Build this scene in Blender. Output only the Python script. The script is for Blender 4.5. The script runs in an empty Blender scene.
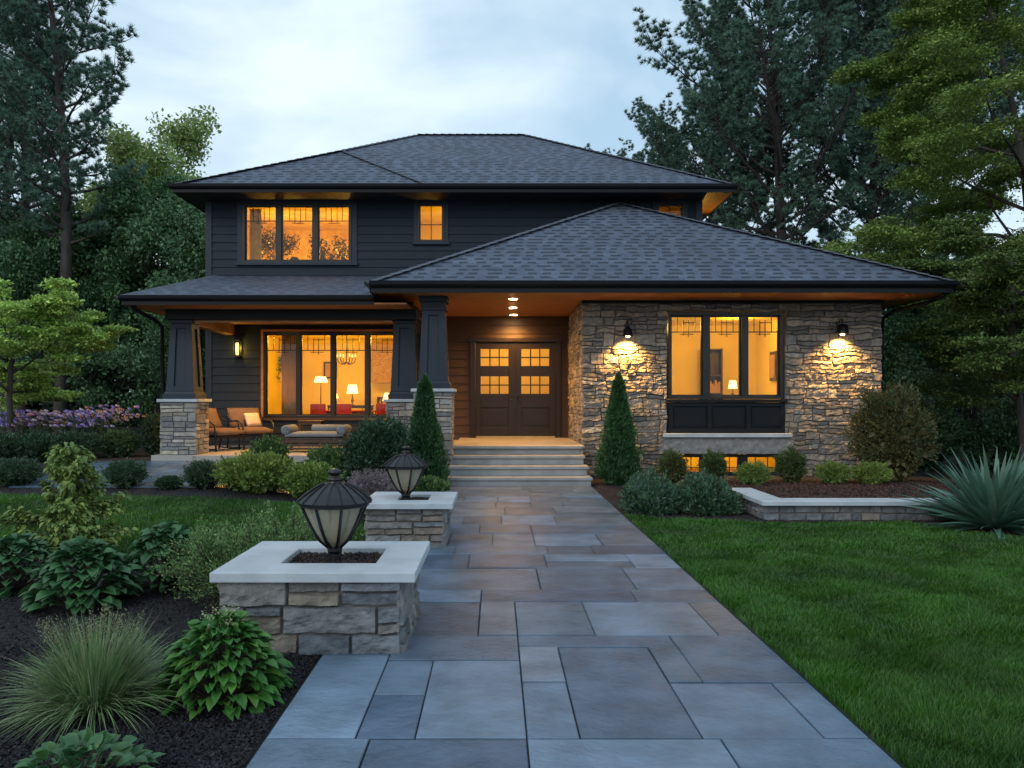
import bpy, math, random
import numpy as np
from mathutils import Vector, Matrix, noise as mn

# ---------------------------------------------------------------- camera, sky, sun, exposure
SC = bpy.context.scene
COL = SC.collection
R = math.radians
cam_d = bpy.data.cameras.new('camera'); cam = bpy.data.objects.new('camera', cam_d); COL.objects.link(cam)
cam.location = (0, 0, 1.6); cam.rotation_euler = (R(90), 0, 0)
cam_d.sensor_width = 36; cam_d.lens = 36*800/1024
cam_d.shift_y = 16/1024; cam_d.shift_x = 16/1024
cam_d.clip_start = .05; cam_d.clip_end = 2000
SC.camera = cam
SUN_EL, SUN_AZ = 28, 215      # compass degrees, low behind the camera to the left
w = bpy.data.worlds.new('World'); SC.world = w; w.use_nodes = True
nt = w.node_tree; nt.nodes.clear()
def wn(t, **k):
    n = nt.nodes.new(t)
    for a, b in k.items(): setattr(n, a, b)
    return n
sky = wn('ShaderNodeTexSky', sky_type='NISHITA'); sky.sun_disc = False
sky.sun_elevation = R(SUN_EL); sky.sun_rotation = R(SUN_AZ); sky.air_density = 1.2; sky.dust_density = 2
tc = wn('ShaderNodeTexCoord'); mp = wn('ShaderNodeMapping'); mp.inputs['Scale'].default_value = (1, 1, 2.2)
mp.inputs['Location'].default_value = (.6, .3, .2)
nz = wn('ShaderNodeTexNoise'); nz.inputs['Scale'].default_value = 1.7; nz.inputs['Detail'].default_value = 6
nz.inputs['Roughness'].default_value = .52; nz.inputs['Distortion'].default_value = .5
rp = wn('ShaderNodeValToRGB'); rp.color_ramp.elements[0].position = .38; rp.color_ramp.elements[1].position = .62
rp.color_ramp.elements[0].color = (2.9, 4.15, 5.3, 1); rp.color_ramp.elements[1].color = (5.9, 6.8, 7.2, 1)
mx = wn('ShaderNodeMix', data_type='RGBA'); mx.inputs[0].default_value = .86
bg = wn('ShaderNodeBackground'); bg.inputs['Strength'].default_value = .15
wo = wn('ShaderNodeOutputWorld')
L = nt.links.new
L(tc.outputs['Generated'], mp.inputs['Vector']); L(mp.outputs['Vector'], nz.inputs['Vector']); L(nz.outputs['Fac'], rp.inputs['Fac'])
L(sky.outputs['Color'], mx.inputs['A']); L(rp.outputs['Color'], mx.inputs['B'])
L(mx.outputs['Result'], bg.inputs['Color']); L(bg.outputs['Background'], wo.inputs['Surface'])
sd = bpy.data.lights.new('sun', 'SUN'); sd.energy = .5; sd.angle = R(25); sd.color = (1, .97, .94)
so = bpy.data.objects.new('sun', sd); COL.objects.link(so)
az = R(SUN_AZ); el = R(SUN_EL)
sv = Vector((math.sin(az)*math.cos(el), math.cos(az)*math.cos(el), math.sin(el)))
so.rotation_euler = sv.to_track_quat('Z', 'Y').to_euler(); so.location = (0, -10, 20)
SC.view_settings.view_transform = 'Standard'; SC.view_settings.look = 'None'
SC.view_settings.exposure = .18; SC.view_settings.gamma = 1; SC.view_settings.use_curve_mapping = False

# ---------------------------------------------------------------- helpers
rnd = random.Random(7)
def mat(name, col, rough=.6, var=.25, scale=4, bump=0., bscale=30, attr=False, metal=0, stretch=None, hue=None, coat=0, spec=None, detail=5, transl=0):
    m = bpy.data.materials.new(name); m.use_nodes = True
    t = m.node_tree; n = t.nodes; l = t.links.new
    b = n['Principled BSDF']; b.inputs['Roughness'].default_value = rough; b.inputs['Metallic'].default_value = metal
    if spec is not None: b.inputs['Specular IOR Level'].default_value = spec
    if coat: b.inputs['Coat Weight'].default_value = coat
    c = n.new('ShaderNodeTexCoord'); mpn = n.new('ShaderNodeMapping'); l(c.outputs['Object'], mpn.inputs['Vector'])
    if stretch: mpn.inputs['Scale'].default_value = stretch
    nz = n.new('ShaderNodeTexNoise'); nz.inputs['Scale'].default_value = scale; nz.inputs['Detail'].default_value = detail
    l(mpn.outputs['Vector'], nz.inputs['Vector'])
    mr = n.new('ShaderNodeMapRange'); mr.inputs['From Min'].default_value = .3; mr.inputs['From Max'].default_value = .7
    mr.inputs['To Min'].default_value = 1-var; mr.inputs['To Max'].default_value = 1+var
    l(nz.outputs['Fac'], mr.inputs['Value'])
    vm = n.new('ShaderNodeVectorMath'); vm.operation = 'SCALE'; l(mr.outputs['Result'], vm.inputs['Scale'])
    if attr:
        a = n.new('ShaderNodeAttribute'); a.attribute_name = 'col'; l(a.outputs['Color'], vm.inputs[0])
    elif hue:
        mm = n.new('ShaderNodeMix'); mm.data_type = 'RGBA'; mm.inputs['A'].default_value = (*col, 1); mm.inputs['B'].default_value = (*hue, 1)
        n2 = n.new('ShaderNodeTexNoise'); n2.inputs['Scale'].default_value = scale*.37; n2.inputs['Detail'].default_value = 3; l(mpn.outputs['Vector'], n2.inputs['Vector'])
        r2 = n.new('ShaderNodeMapRange'); r2.inputs['From Min'].default_value = .38; r2.inputs['From Max'].default_value = .62; l(n2.outputs['Fac'], r2.inputs['Value'])
        l(r2.outputs['Result'], mm.inputs['Factor']); l(mm.outputs['Result'], vm.inputs[0])
    else: vm.inputs[0].default_value = col
    l(vm.outputs['Vector'], b.inputs['Base Color'])
    if bump:
        nb = n.new('ShaderNodeTexNoise'); nb.inputs['Scale'].default_value = bscale; nb.inputs['Detail'].default_value = 6
        nb.inputs['Roughness'].default_value = .6
        l(mpn.outputs['Vector'], nb.inputs['Vector'])
        bn = n.new('ShaderNodeBump'); bn.inputs['Strength'].default_value = bump; bn.inputs['Distance'].default_value = .02
        l(nb.outputs['Fac'], bn.inputs['Height']); l(bn.outputs['Normal'], b.inputs['Normal'])
    if transl:
        tr = n.new('ShaderNodeBsdfTranslucent'); l(vm.outputs['Vector'], tr.inputs['Color'])
        ms = n.new('ShaderNodeMixShader'); ms.inputs[0].default_value = transl
        o = n['Material Output']; l(b.outputs['BSDF'], ms.inputs[1]); l(tr.outputs['BSDF'], ms.inputs[2]); l(ms.outputs['Shader'], o.inputs['Surface'])
    return m
def emit(name, col, s):
    m = bpy.data.materials.new(name); m.use_nodes = True; b = m.node_tree.nodes['Principled BSDF']
    b.inputs['Base Color'].default_value = (*col, 1); b.inputs['Emission Color'].default_value = (*col, 1); b.inputs['Emission Strength'].default_value = s
    return m
def glassmat(name, refl=.06, tint=(1, 1, 1), trans=0, rough=.03):
    m = bpy.data.materials.new(name); m.use_nodes = True; t = m.node_tree; n = t.nodes; n.clear(); l = t.links.new
    tr = n.new('ShaderNodeBsdfTransparent'); tr.inputs[0].default_value = (*tint, 1)
    g = n.new('ShaderNodeBsdfGlossy'); g.inputs['Roughness'].default_value = rough
    fr = n.new('ShaderNodeFresnel'); fr.inputs[0].default_value = 1.5
    ad = n.new('ShaderNodeMath'); ad.operation = 'ADD'; ad.inputs[1].default_value = refl; l(fr.outputs[0], ad.inputs[0])
    ms = n.new('ShaderNodeMixShader'); l(ad.outputs[0], ms.inputs[0]); l(tr.outputs[0], ms.inputs[1]); l(g.outputs[0], ms.inputs[2])
    o = n.new('ShaderNodeOutputMaterial'); last = ms
    if trans:
        tl = n.new('ShaderNodeBsdfTranslucent'); tl.inputs[0].default_value = (.85, .8, .65, 1)
        df = n.new('ShaderNodeBsdfDiffuse'); df.inputs[0].default_value = (.62, .58, .46, 1)
        m2 = n.new('ShaderNodeMixShader'); m2.inputs[0].default_value = .5; l(tl.outputs[0], m2.inputs[1]); l(df.outputs[0], m2.inputs[2])
        m3 = n.new('ShaderNodeMixShader'); m3.inputs[0].default_value = trans; l(ms.outputs[0], m3.inputs[1]); l(m2.outputs[0], m3.inputs[2]); last = m3
    l(last.outputs[0], o.inputs['Surface'])
    return m

class MB:
    def __init__(s): s.v = []; s.f = []; s.c = []; s.uv = {}; s.cc = (1, 1, 1)
    def vert(s, p): s.v.append(tuple(p)); s.c.append(s.cc); return len(s.v)-1
    def face(s, ids): s.f.append(tuple(ids)); return len(s.f)-1
    def poly(s, pts, uv=None):
        i = s.face([s.vert(p) for p in pts])
        if uv: s.uv[i] = uv
        return s
    def box(s, x0, x1, y0, y1, z0, z1):
        b = len(s.v)
        for p in ((x0,y0,z0),(x1,y0,z0),(x1,y1,z0),(x0,y1,z0),(x0,y0,z1),(x1,y0,z1),(x1,y1,z1),(x0,y1,z1)): s.vert(p)
        for f in ((0,3,2,1),(4,5,6,7),(0,1,5,4),(1,2,6,5),(2,3,7,6),(3,0,4,7)): s.face([b+i for i in f])
        return s
    def frustum(s, cx, cy, z0, z1, w0, d0, w1, d1):
        b = len(s.v)
        for z, ww, dd in ((z0, w0, d0), (z1, w1, d1)):
            for sx, sy in ((-1,-1),(1,-1),(1,1),(-1,1)): s.vert((cx+sx*ww/2, cy+sy*dd/2, z))
        for f in ((0,3,2,1),(4,5,6,7),(0,1,5,4),(1,2,6,5),(2,3,7,6),(3,0,4,7)): s.face([b+i for i in f])
        return s
    def beam(s, a, b, w, h, up=(0,0,1)):
        a = Vector(a); b = Vector(b); d = (b-a).normalized(); u = Vector(up)
        sd = d.cross(u).normalized()*w/2; u = sd.cross(d).normalized()*h/2
        k = len(s.v)
        for q in (a, b):
            for i, j in ((-1,-1),(1,-1),(1,1),(-1,1)): s.vert(q+sd*i+u*j)
        for f in ((0,1,2,3),(7,6,5,4),(0,4,5,1),(1,5,6,2),(2,6,7,3),(3,7,4,0)): s.face([k+i for i in f])
        return s
    def tube(s, pts, rad, n=6, cap=True):
        pts = [Vector(p) for p in pts]
        if not hasattr(rad, '__len__'): rad = [rad]*len(pts)
        k = len(s.v); ref = None
        for i, p in enumerate(pts):
            d = (pts[min(i+1, len(pts)-1)]-pts[max(i-1, 0)]).normalized()
            if ref is None: ref = Vector((1, 0, 0)) if abs(d.x) < .8 else Vector((0, 1, 0))
            u = (ref-d*ref.dot(d)).normalized(); v = d.cross(u); ref = u
            for j in range(n):
                a = 2*math.pi*j/n; s.vert(p+(u*math.cos(a)+v*math.sin(a))*rad[i])
        for i in range(len(pts)-1):
            for j in range(n):
                a = k+i*n+j; b = k+i*n+(j+1) % n; s.face((a, b, b+n, a+n))
        if cap: s.face([k+j for j in range(n)][::-1]); s.face([k+(len(pts)-1)*n+j for j in range(n)])
        return s
    def lathe(s, c, prof, n=16, ang0=0):
        k = len(s.v)
        for r, z in prof:
            for j in range(n):
                a = 2*math.pi*j/n+ang0; s.vert((c[0]+r*math.cos(a), c[1]+r*math.sin(a), c[2]+z))
        for i in range(len(prof)-1):
            for j in range(n):
                a = k+i*n+j; b = k+i*n+(j+1) % n; s.face((a, b, b+n, a+n))
        s.face([k+j for j in range(n)][::-1]); s.face([k+(len(prof)-1)*n+j for j in range(n)])
        return s
    def build(s, name, m, parent=None, smooth=False, bevel=0, sub=0):
        me = bpy.data.meshes.new(name)
        o = Vector((0, 0, 0))
        p = parent
        while p is not None: o = o+p.location; p = p.parent
        me.from_pydata([(a-o.x, b-o.y, c-o.z) for a, b, c in s.v], [], s.f)
        if s.uv:
            ul = me.uv_layers.new(name='UVMap')
            for fi, uv in s.uv.items():
                for li, q in zip(me.polygons[fi].loop_indices, uv): ul.data[li].uv = q
        if any(c != (1, 1, 1) for c in s.c):
            ca = me.color_attributes.new('col', 'FLOAT_COLOR', 'POINT')
            ca.data.foreach_set('color', np.array([(*c, 1) for c in s.c], dtype=np.float32).ravel())
        me.materials.append(m)
        if smooth: me.polygons.foreach_set('use_smooth', [True]*len(me.polygons))
        ob = bpy.data.objects.new(name, me); COL.objects.link(ob)
        if parent is not None: ob.parent = parent
        if bevel:
            bm = ob.modifiers.new('b', 'BEVEL'); bm.width = bevel; bm.segments = 2; bm.limit_method = 'ANGLE'; bm.angle_limit = R(40)
        if sub:
            sm = ob.modifiers.new('s', 'SUBSURF'); sm.levels = sub; sm.render_levels = sub
        return ob
def mesh_np(name, m, V, Fs, C=None, parent=None, smooth=False):
    me = bpy.data.meshes.new(name); V = np.asarray(V, dtype=np.float32)
    me.vertices.add(len(V)); me.vertices.foreach_set('co', V.ravel())
    if not isinstance(Fs, (list, tuple)): Fs = [Fs]
    loops = np.concatenate([f.ravel() for f in Fs]); sizes = np.concatenate([np.full(len(f), f.shape[1]) for f in Fs])
    st = np.concatenate([[0], np.cumsum(sizes)[:-1]])
    me.loops.add(len(loops)); me.loops.foreach_set('vertex_index', loops.astype(np.int32))
    me.polygons.add(len(sizes)); me.polygons.foreach_set('loop_start', st.astype(np.int32)); me.polygons.foreach_set('loop_total', sizes.astype(np.int32))
    me.update(calc_edges=True)
    if C is not None:
        ca = me.color_attributes.new('col', 'FLOAT_COLOR', 'POINT')
        ca.data.foreach_set('color', np.hstack([C, np.ones((len(C), 1))]).astype(np.float32).ravel())
    me.materials.append(m)
    if smooth: me.polygons.foreach_set('use_smooth', np.ones(len(sizes), dtype=bool))
    o = bpy.data.objects.new(name, me); COL.objects.link(o)
    if parent is not None: o.parent = parent
    return o
def tag(o, label=None, cat=None, group=None, kind=None):
    if label: o['label'] = label
    if cat: o['category'] = cat
    if group: o['group'] = group
    if kind: o['kind'] = kind
    return o
def thing(name, loc, label, cat, group=None):
    o = bpy.data.objects.new(name, None); COL.objects.link(o); o.location = loc; o.empty_display_size = .2
    return tag(o, label, cat, group)
def copy_tree(o, parent=None):
    c = o.copy(); COL.objects.link(c); c.parent = parent
    for ch in o.children: copy_tree(ch, c)
    return c
def sstep(a, b, x):
    t = min(1, max(0, (x-a)/(b-a))); return t*t*(3-2*t)
def gz(x, y):      # gentle rise towards the left porch
    return min(.38, max(0, (y-10.4)*.068))*sstep(-2.4, -4.6, x)
def light(name, kind, loc, e, col=(1, .6, .28), size=.1, target=None, spot=None, blend=1, sy=None):
    d = bpy.data.lights.new(name, kind); d.energy = e; d.color = col
    if kind in ('POINT', 'SPOT'): d.shadow_soft_size = size
    if kind == 'AREA': d.size = size
    if kind == 'AREA' and sy: d.shape = 'RECTANGLE'; d.size_y = sy
    if kind == 'SPOT': d.spot_size = R(spot); d.spot_blend = blend
    o = bpy.data.objects.new(name, d); COL.objects.link(o); o.location = loc
    if target: o.rotation_euler = (Vector(target)-Vector(loc)).to_track_quat('-Z', 'Y').to_euler()
    return o

# ---------------------------------------------------------------- materials
M = {}
M['siding'] = mat('siding_paint', (.009, .018, .032), .6, .12, 6, .08, 60, spec=.3)
M['trim'] = mat('trim_paint', (.013, .025, .043), .5, .08, 4, .04, 60, spec=.35)
M['black'] = mat('black_metal', (.006, .007, .010), .36, .1, 8)
M['fascia'] = mat('fascia_paint', (.006, .008, .012), .5, .1, 4, spec=.25)
M['entry_siding'] = mat('brown_siding', (.052, .023, .009), .55, .18, 5, .08, 40, stretch=(1, 8, 8))  # browner base colour for the boards around the doors
M['greysoffit'] = mat('grey_soffit', (.02, .02, .024), .6, .1, 5)
M['wood'] = mat('cedar_boards', (.40, .17, .055), .5, .3, 3, .12, 12, stretch=(1, 12, 12), hue=(.30, .115, .035))
M['soffit'] = M['wood']
M['beamwood'] = mat('stained_beam', (.12, .06, .03), .5, .2, 5)
M['stone'] = mat('ledge_stone', (.3, .3, .3), .85, .28, 9, .9, 28, attr=True)
M['mortar'] = mat('mortar', (.12, .11, .105), .95, .2, 10, .3, 40)
M['cap'] = mat('limestone_cap', (.46, .51, .56), .62, .10, 5, .12, 50, hue=(.40, .45, .50))
M['step'] = mat('bluestone_step', (.27, .28, .29), .55, .16, 4, .15, 40)
M['paver'] = mat('slate_paver', (.2, .2, .2), .25, .3, 2.6, .45, 19,  attr=True, spec=.42, detail=9)
M['joint'] = mat('joint_sand', (.010, .011, .012), .95, .2, 30)
M['door'] = mat('oak_door', (.013, .0062, .003), .4, .22, 6, .08, 20, stretch=(10, 10, 1))
M['mulch'] = mat('mulch_ground', (.012, .011, .013), .9, .5, 40, .8, 60)
M['chip'] = mat('bark_chips', (.03, .02, .02), .85, .3, 20, attr=True)
M['soil'] = mat('forest_floor', (.006, .009, .005), .95, .4, 3, .6, 20)
M['lawn'] = mat('lawn_soil', (.012, .03, .010), .9, .4, 4, .5, 60)
M['grass'] = mat('grass_blades', (.05, .1, .03), .5, .22, 1.2, attr=True, transl=.25)
M['leaf'] = mat('leaves', (.05, .1, .03), .5, .12, 2, attr=True, transl=.22)
M['needle'] = mat('needles', (.03, .06, .04), .6, .12, 1, attr=True, transl=.08)
M['bark'] = mat('bark', (.05, .042, .04), .9, .4, 6, .9, 14, stretch=(1, 1, .3))
M['stem'] = mat('stems', (.05, .04, .025), .8, .2, 8)
M['glass'] = glassmat('window_glass', -.005)
M['frost'] = glassmat('frosted_glass', .05, (1, .97, .88), .5, .12)
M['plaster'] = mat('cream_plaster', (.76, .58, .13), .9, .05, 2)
M['plaster2'] = mat('mottled_amber', (.72, .50, .13), .9, .12, 9, hue=(.62, .36, .08))  # two amber tones mixed by noise
M['intfloor'] = mat('oak_floor', (.22, .11, .05), .5, .2, 4)
M['cushion'] = mat('tan_cushion', (.16, .105, .075), .9, .1, 8, .2, 80)
M['bluecush'] = mat('grey_blue_cushion', (.13, .165, .21), .9, .08, 8, .2, 80)
M['cream'] = mat('cream_fabric', (.7, .58, .45), .9, .06, 8, .2, 80)
M['red'] = mat('red_fabric', (.45, .03, .015), .8, .1, 8)
M['darkwood'] = mat('dark_wood', (.045, .025, .014), .45, .2, 6)
M['curtain'] = mat('curtain', (.42, .24, .10), .9, .1, 6)
M['shade'] = emit('lamp_shade', (1, .58, .2), 3.2)
M['bulb'] = emit('bulb', (1, .70, .34), 14)
M['disc'] = emit('downlight_lens', (1, .66, .32), 140)
M['porchfloor'] = mat('porch_slabs', (.34, .32, .30), .6, .12, 3, .1, 30)
M['brickint'] = mat('interior_brick', (.34, .20, .08), .9, .4, 12, .5, 20, stretch=(1, 1, 4))

# roof shingles: brick pattern in metres
def roofmat():
    m = bpy.data.materials.new('asphalt_shingles'); m.use_nodes = True; t = m.node_tree; n = t.nodes; l = t.links.new
    b = n['Principled BSDF']; b.inputs['Roughness'].default_value = .8
    uv = n.new('ShaderNodeUVMap'); uv.uv_map = 'UVMap'
    wz = n.new('ShaderNodeTexNoise'); wz.inputs['Scale'].default_value = 2.3; wz.inputs['Detail'].default_value = 4; l(uv.outputs[0], wz.inputs['Vector'])
    wa = n.new('ShaderNodeVectorMath'); wa.operation = 'MULTIPLY_ADD'; l(wz.outputs['Color'], wa.inputs[0]); wa.inputs[1].default_value = (.05, .02, 0); l(uv.outputs[0], wa.inputs[2])
    def brick(w_, off):
        k = n.new('ShaderNodeTexBrick'); k.inputs['Color1'].default_value = (0, 0, 0, 1); k.inputs['Color2'].default_value = (1, 1, 1, 1)
        k.inputs['Scale'].default_value = 1; k.inputs['Brick Width'].default_value = w_; k.inputs['Row Height'].default_value = .19
        k.inputs['Mortar Size'].default_value = .006; k.inputs['Mortar'].default_value = (.0, .0, .0, 1); k.offset = off; k.inputs['Bias'].default_value = 0
        l(wa.outputs[0], k.inputs['Vector']); return k
    k1 = brick(.30, .37); k2 = brick(.27, .43)
    mul = n.new('ShaderNodeMath'); mul.operation = 'MULTIPLY'; l(k1.outputs['Color'], mul.inputs[0]); l(k2.outputs['Color'], mul.inputs[1])
    # sawtooth lap along v
    sp = n.new('ShaderNodeSeparateXYZ'); l(wa.outputs[0], sp.inputs[0])
    dv = n.new('ShaderNodeMath'); dv.operation = 'DIVIDE'; dv.inputs[1].default_value = .19; l(sp.outputs['Y'], dv.inputs[0])
    fr = n.new('ShaderNodeMath'); fr.operation = 'FRACT'; l(dv.outputs[0], fr.inputs[0])
    # laminated tabs: each tab's lower half shows or hides the dark under-layer
    lt = n.new('ShaderNodeMath'); lt.operation = 'LESS_THAN'; lt.inputs[1].default_value = .46; l(fr.outputs[0], lt.inputs[0])
    fl = n.new('ShaderNodeMath'); fl.operation = 'FLOOR'; l(dv.outputs[0], fl.inputs[0])
    wnz = n.new('ShaderNodeTexWhiteNoise'); wnz.noise_dimensions = '1D'; l(fl.outputs[0], wnz.inputs['W'])
    du = n.new('ShaderNodeMath'); du.operation = 'DIVIDE'; du.inputs[1].default_value = .34; l(sp.outputs['X'], du.inputs[0])
    ad = n.new('ShaderNodeMath'); ad.operation = 'ADD'; l(du.outputs[0], ad.inputs[0]); l(wnz.outputs['Value'], ad.inputs[1])
    n3 = n.new('ShaderNodeTexNoise'); n3.inputs['Scale'].default_value = 1.9; l(uv.outputs[0], n3.inputs['Vector'])
    ad2 = n.new('ShaderNodeMath'); ad2.operation = 'MULTIPLY_ADD'; l(n3.outputs['Fac'], ad2.inputs[0]); ad2.inputs[1].default_value = 1.6; l(ad.outputs[0], ad2.inputs[2])
    fu = n.new('ShaderNodeMath'); fu.operation = 'FRACT'; l(ad2.outputs[0], fu.inputs[0])
    gt = n.new('ShaderNodeMath'); gt.operation = 'GREATER_THAN'; gt.inputs[1].default_value = .42; l(fu.outputs[0], gt.inputs[0])
    dk = n.new('ShaderNodeMath'); dk.operation = 'MULTIPLY'; l(lt.outputs[0], dk.inputs[0]); l(gt.outputs[0], dk.inputs[1])
    ns = n.new('ShaderNodeTexNoise'); ns.inputs['Scale'].default_value = 55; ns.inputs['Detail'].default_value = 4; l(uv.outputs[0], ns.inputs['Vector'])
    nl = n.new('ShaderNodeTexNoise'); nl.inputs['Scale'].default_value = .7; nl.inputs['Detail'].default_value = 5; l(uv.outputs[0], nl.inputs['Vector'])
    cr = n.new('ShaderNodeMix'); cr.data_type = 'RGBA'; l(k1.outputs['Color'], cr.inputs['Factor']); cr.inputs['A'].default_value = (.066, .086, .13, 1); cr.inputs['B'].default_value = (.098, .125, .182, 1)
    c2 = n.new('ShaderNodeMix'); c2.data_type = 'RGBA'; l(dk.outputs[0], c2.inputs['Factor']); l(cr.outputs['Result'], c2.inputs['A']); c2.inputs['B'].default_value = (.022, .030, .048, 1)
    mr = n.new('ShaderNodeMapRange'); mr.inputs['From Min'].default_value = .3; mr.inputs['From Max'].default_value = .7; mr.inputs['To Min'].default_value = .7; mr.inputs['To Max'].default_value = 1.3
    l(ns.outputs['Fac'], mr.inputs['Value'])
    mr2 = n.new('ShaderNodeMapRange'); mr2.inputs['From Min'].default_value = .3; mr2.inputs['From Max'].default_value = .7; mr2.inputs['To Min'].default_value = .84; mr2.inputs['To Max'].default_value = 1.14
    l(nl.outputs['Fac'], mr2.inputs['Value'])
    mm = n.new('ShaderNodeMath'); mm.operation = 'MULTIPLY'; l(mr.outputs[0], mm.inputs[0]); l(mr2.outputs[0], mm.inputs[1])
    vs = n.new('ShaderNodeVectorMath'); vs.operation = 'SCALE'; l(c2.outputs['Result'], vs.inputs[0]); l(mm.outputs[0], vs.inputs['Scale'])
    l(vs.outputs[0], b.inputs['Base Color'])
    h1 = n.new('ShaderNodeMath'); h1.operation = 'SUBTRACT'; h1.inputs[0].default_value = 1; l(fr.outputs[0], h1.inputs[1])
    h2 = n.new('ShaderNodeMath'); h2.operation = 'MULTIPLY_ADD'; l(dk.outputs[0], h2.inputs[0]); h2.inputs[1].default_value = -.7; l(h1.outputs[0], h2.inputs[2])
    h3 = n.new('ShaderNodeMath'); h3.operation = 'MULTIPLY_ADD'; l(ns.outputs['Fac'], h3.inputs[0]); h3.inputs[1].default_value = .25; l(h2.outputs[0], h3.inputs[2])
    bp = n.new('ShaderNodeBump'); bp.inputs['Strength'].default_value = .8; bp.inputs['Distance'].default_value = .03
    l(h3.outputs[0], bp.inputs['Height']); l(bp.outputs['Normal'], b.inputs['Normal'])
    return m
M['roof'] = roofmat()

# ---------------------------------------------------------------- ground
def sheet(name, m, x0, x1, fy0, fy1, dz, nx, ny, kind='structure'):
    xs = np.linspace(x0, x1, nx+1); V = []; F = []
    for x in xs:
        a, b = fy0(x), fy1(x)
        for j in range(ny+1):
            y = a+(b-a)*j/ny; V.append((x, y, gz(x, y)+dz))
    for i in range(nx):
        for j in range(ny):
            k = i*(ny+1)+j; F.append((k, k+ny+1, k+ny+2, k+1))
    o = mesh_np(name, m, np.array(V), np.array(F)); return tag(o, kind=kind)
def interp(pts):
    xs = [p[0] for p in pts]; ys = [p[1] for p in pts]
    return lambda x: float(np.interp(x, xs, ys))
c = lambda v: (lambda x: v)
# ground sheet: fine near, coarse far
gx = np.unique(np.concatenate([np.linspace(-400, -16, 9), np.linspace(-16, 16, 97), np.linspace(16, 400, 9)]))
gy = np.unique(np.concatenate([np.linspace(-100, -4, 5), np.linspace(-4, 30, 103), np.linspace(30, 700, 12)]))
V = np.array([(x, y, gz(x, y)-.004) for x in gx for y in gy]); ny_ = len(gy)
F = np.array([(i*ny_+j, (i+1)*ny_+j, (i+1)*ny_+j+1, i*ny_+j+1) for i in range(len(gx)-1) for j in range(ny_-1)])
tag(mesh_np('ground', M['soil'], V, F), kind='structure')
RL_top = interp([(1.75, 11.2), (2.3, 10.7), (3.4, 10.38), (5.3, 10.35), (6.0, 9.3), (7, 8.7), (9, 8.4), (12, 8.6), (22, 10)])
LL_bot = interp([(-12, 8.9), (-5, 8.4), (-3.4, 8.0), (-2, 7.4), (-1.1, 7.2)])
LL_top = interp([(-12, 12.9), (-9, 12.5), (-6, 12.25), (-4, 12.15), (-1.1, 12.1)])
tag(sheet('lawn', M['lawn'], 1.765, 22, c(-3), RL_top, .004, 60, 30))
tag(sheet('lawn', M['lawn'], -12, -1.095, LL_bot, LL_top, .004, 60, 14))
sheet('garden_bed', M['mulch'], -12, -1.095, c(-3), lambda x: LL_bot(x), .001, 60, 40)
sheet('garden_bed', M['mulch'], -12, -1.095, LL_top, c(15.85), .001, 60, 20)
sheet('garden_bed', M['mulch'], 1.765, 22, RL_top, c(16.2), .001, 60, 20)

# mulch chips
def chips(name, regions, seed, cols):
    g = np.random.default_rng(seed); P = []
    for n, x0, x1, y0, y1, ok in regions:
        x = g.uniform(x0, x1, n); y = g.uniform(y0, y1, n)
        for a, b in zip(x, y):
            if ok(a, b): P.append((a, b, gz(a, b)+.004))
    P = np.array(P); n = len(P)
    a = g.uniform(0, 6.28, n); t = g.normal(0, .5, n); L_ = g.uniform(.005, .013, n); W = L_*g.uniform(.35, .8, n)
    d = np.stack([np.cos(a)*np.cos(t), np.sin(a)*np.cos(t), np.sin(t)], 1); s = np.stack([-np.sin(a), np.cos(a), g.normal(0, .4, n)], 1)
    h = g.uniform(.002, .016, n)[:, None]*np.array([0, 0, 1])
    P = P+h
    V = np.stack([P-d*L_[:, None], P-s*W[:, None], P+d*L_[:, None], P+s*W[:, None]], 1).reshape(-1, 3)
    F = np.arange(4*n).reshape(-1, 4)
    C = np.repeat(np.array(cols)[g.integers(0, len(cols), n)]*g.uniform(.5, 1.4, (n, 1)), 4, axis=0)
    return tag(mesh_np(name, M['chip'], V, F, C), 'dark shredded bark mulch', None, None, 'stuff')
chips('mulch', [(150000, -4.5, -1.1, 2.6, 5.2, lambda x, y: True), (60000, -6.5, -1.1, 5.2, 8.4, lambda x, y: y < LL_bot(x)),
                (9000, -8, -1.2, 12, 13.2, lambda x, y: y > LL_top(x))], 3, [(.012, .012, .017), (.008, .008, .012), (.022, .020, .026)])
chips('mulch', [(26000, 1.8, 8, 10.4, 14.5, lambda x, y: y > RL_top(x)), (12000, 5.2, 8.5, 8.5, 10.8, lambda x, y: y > RL_top(x))], 4,
      [(.07, .032, .025), (.045, .022, .018), (.09, .05, .035)])

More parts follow.
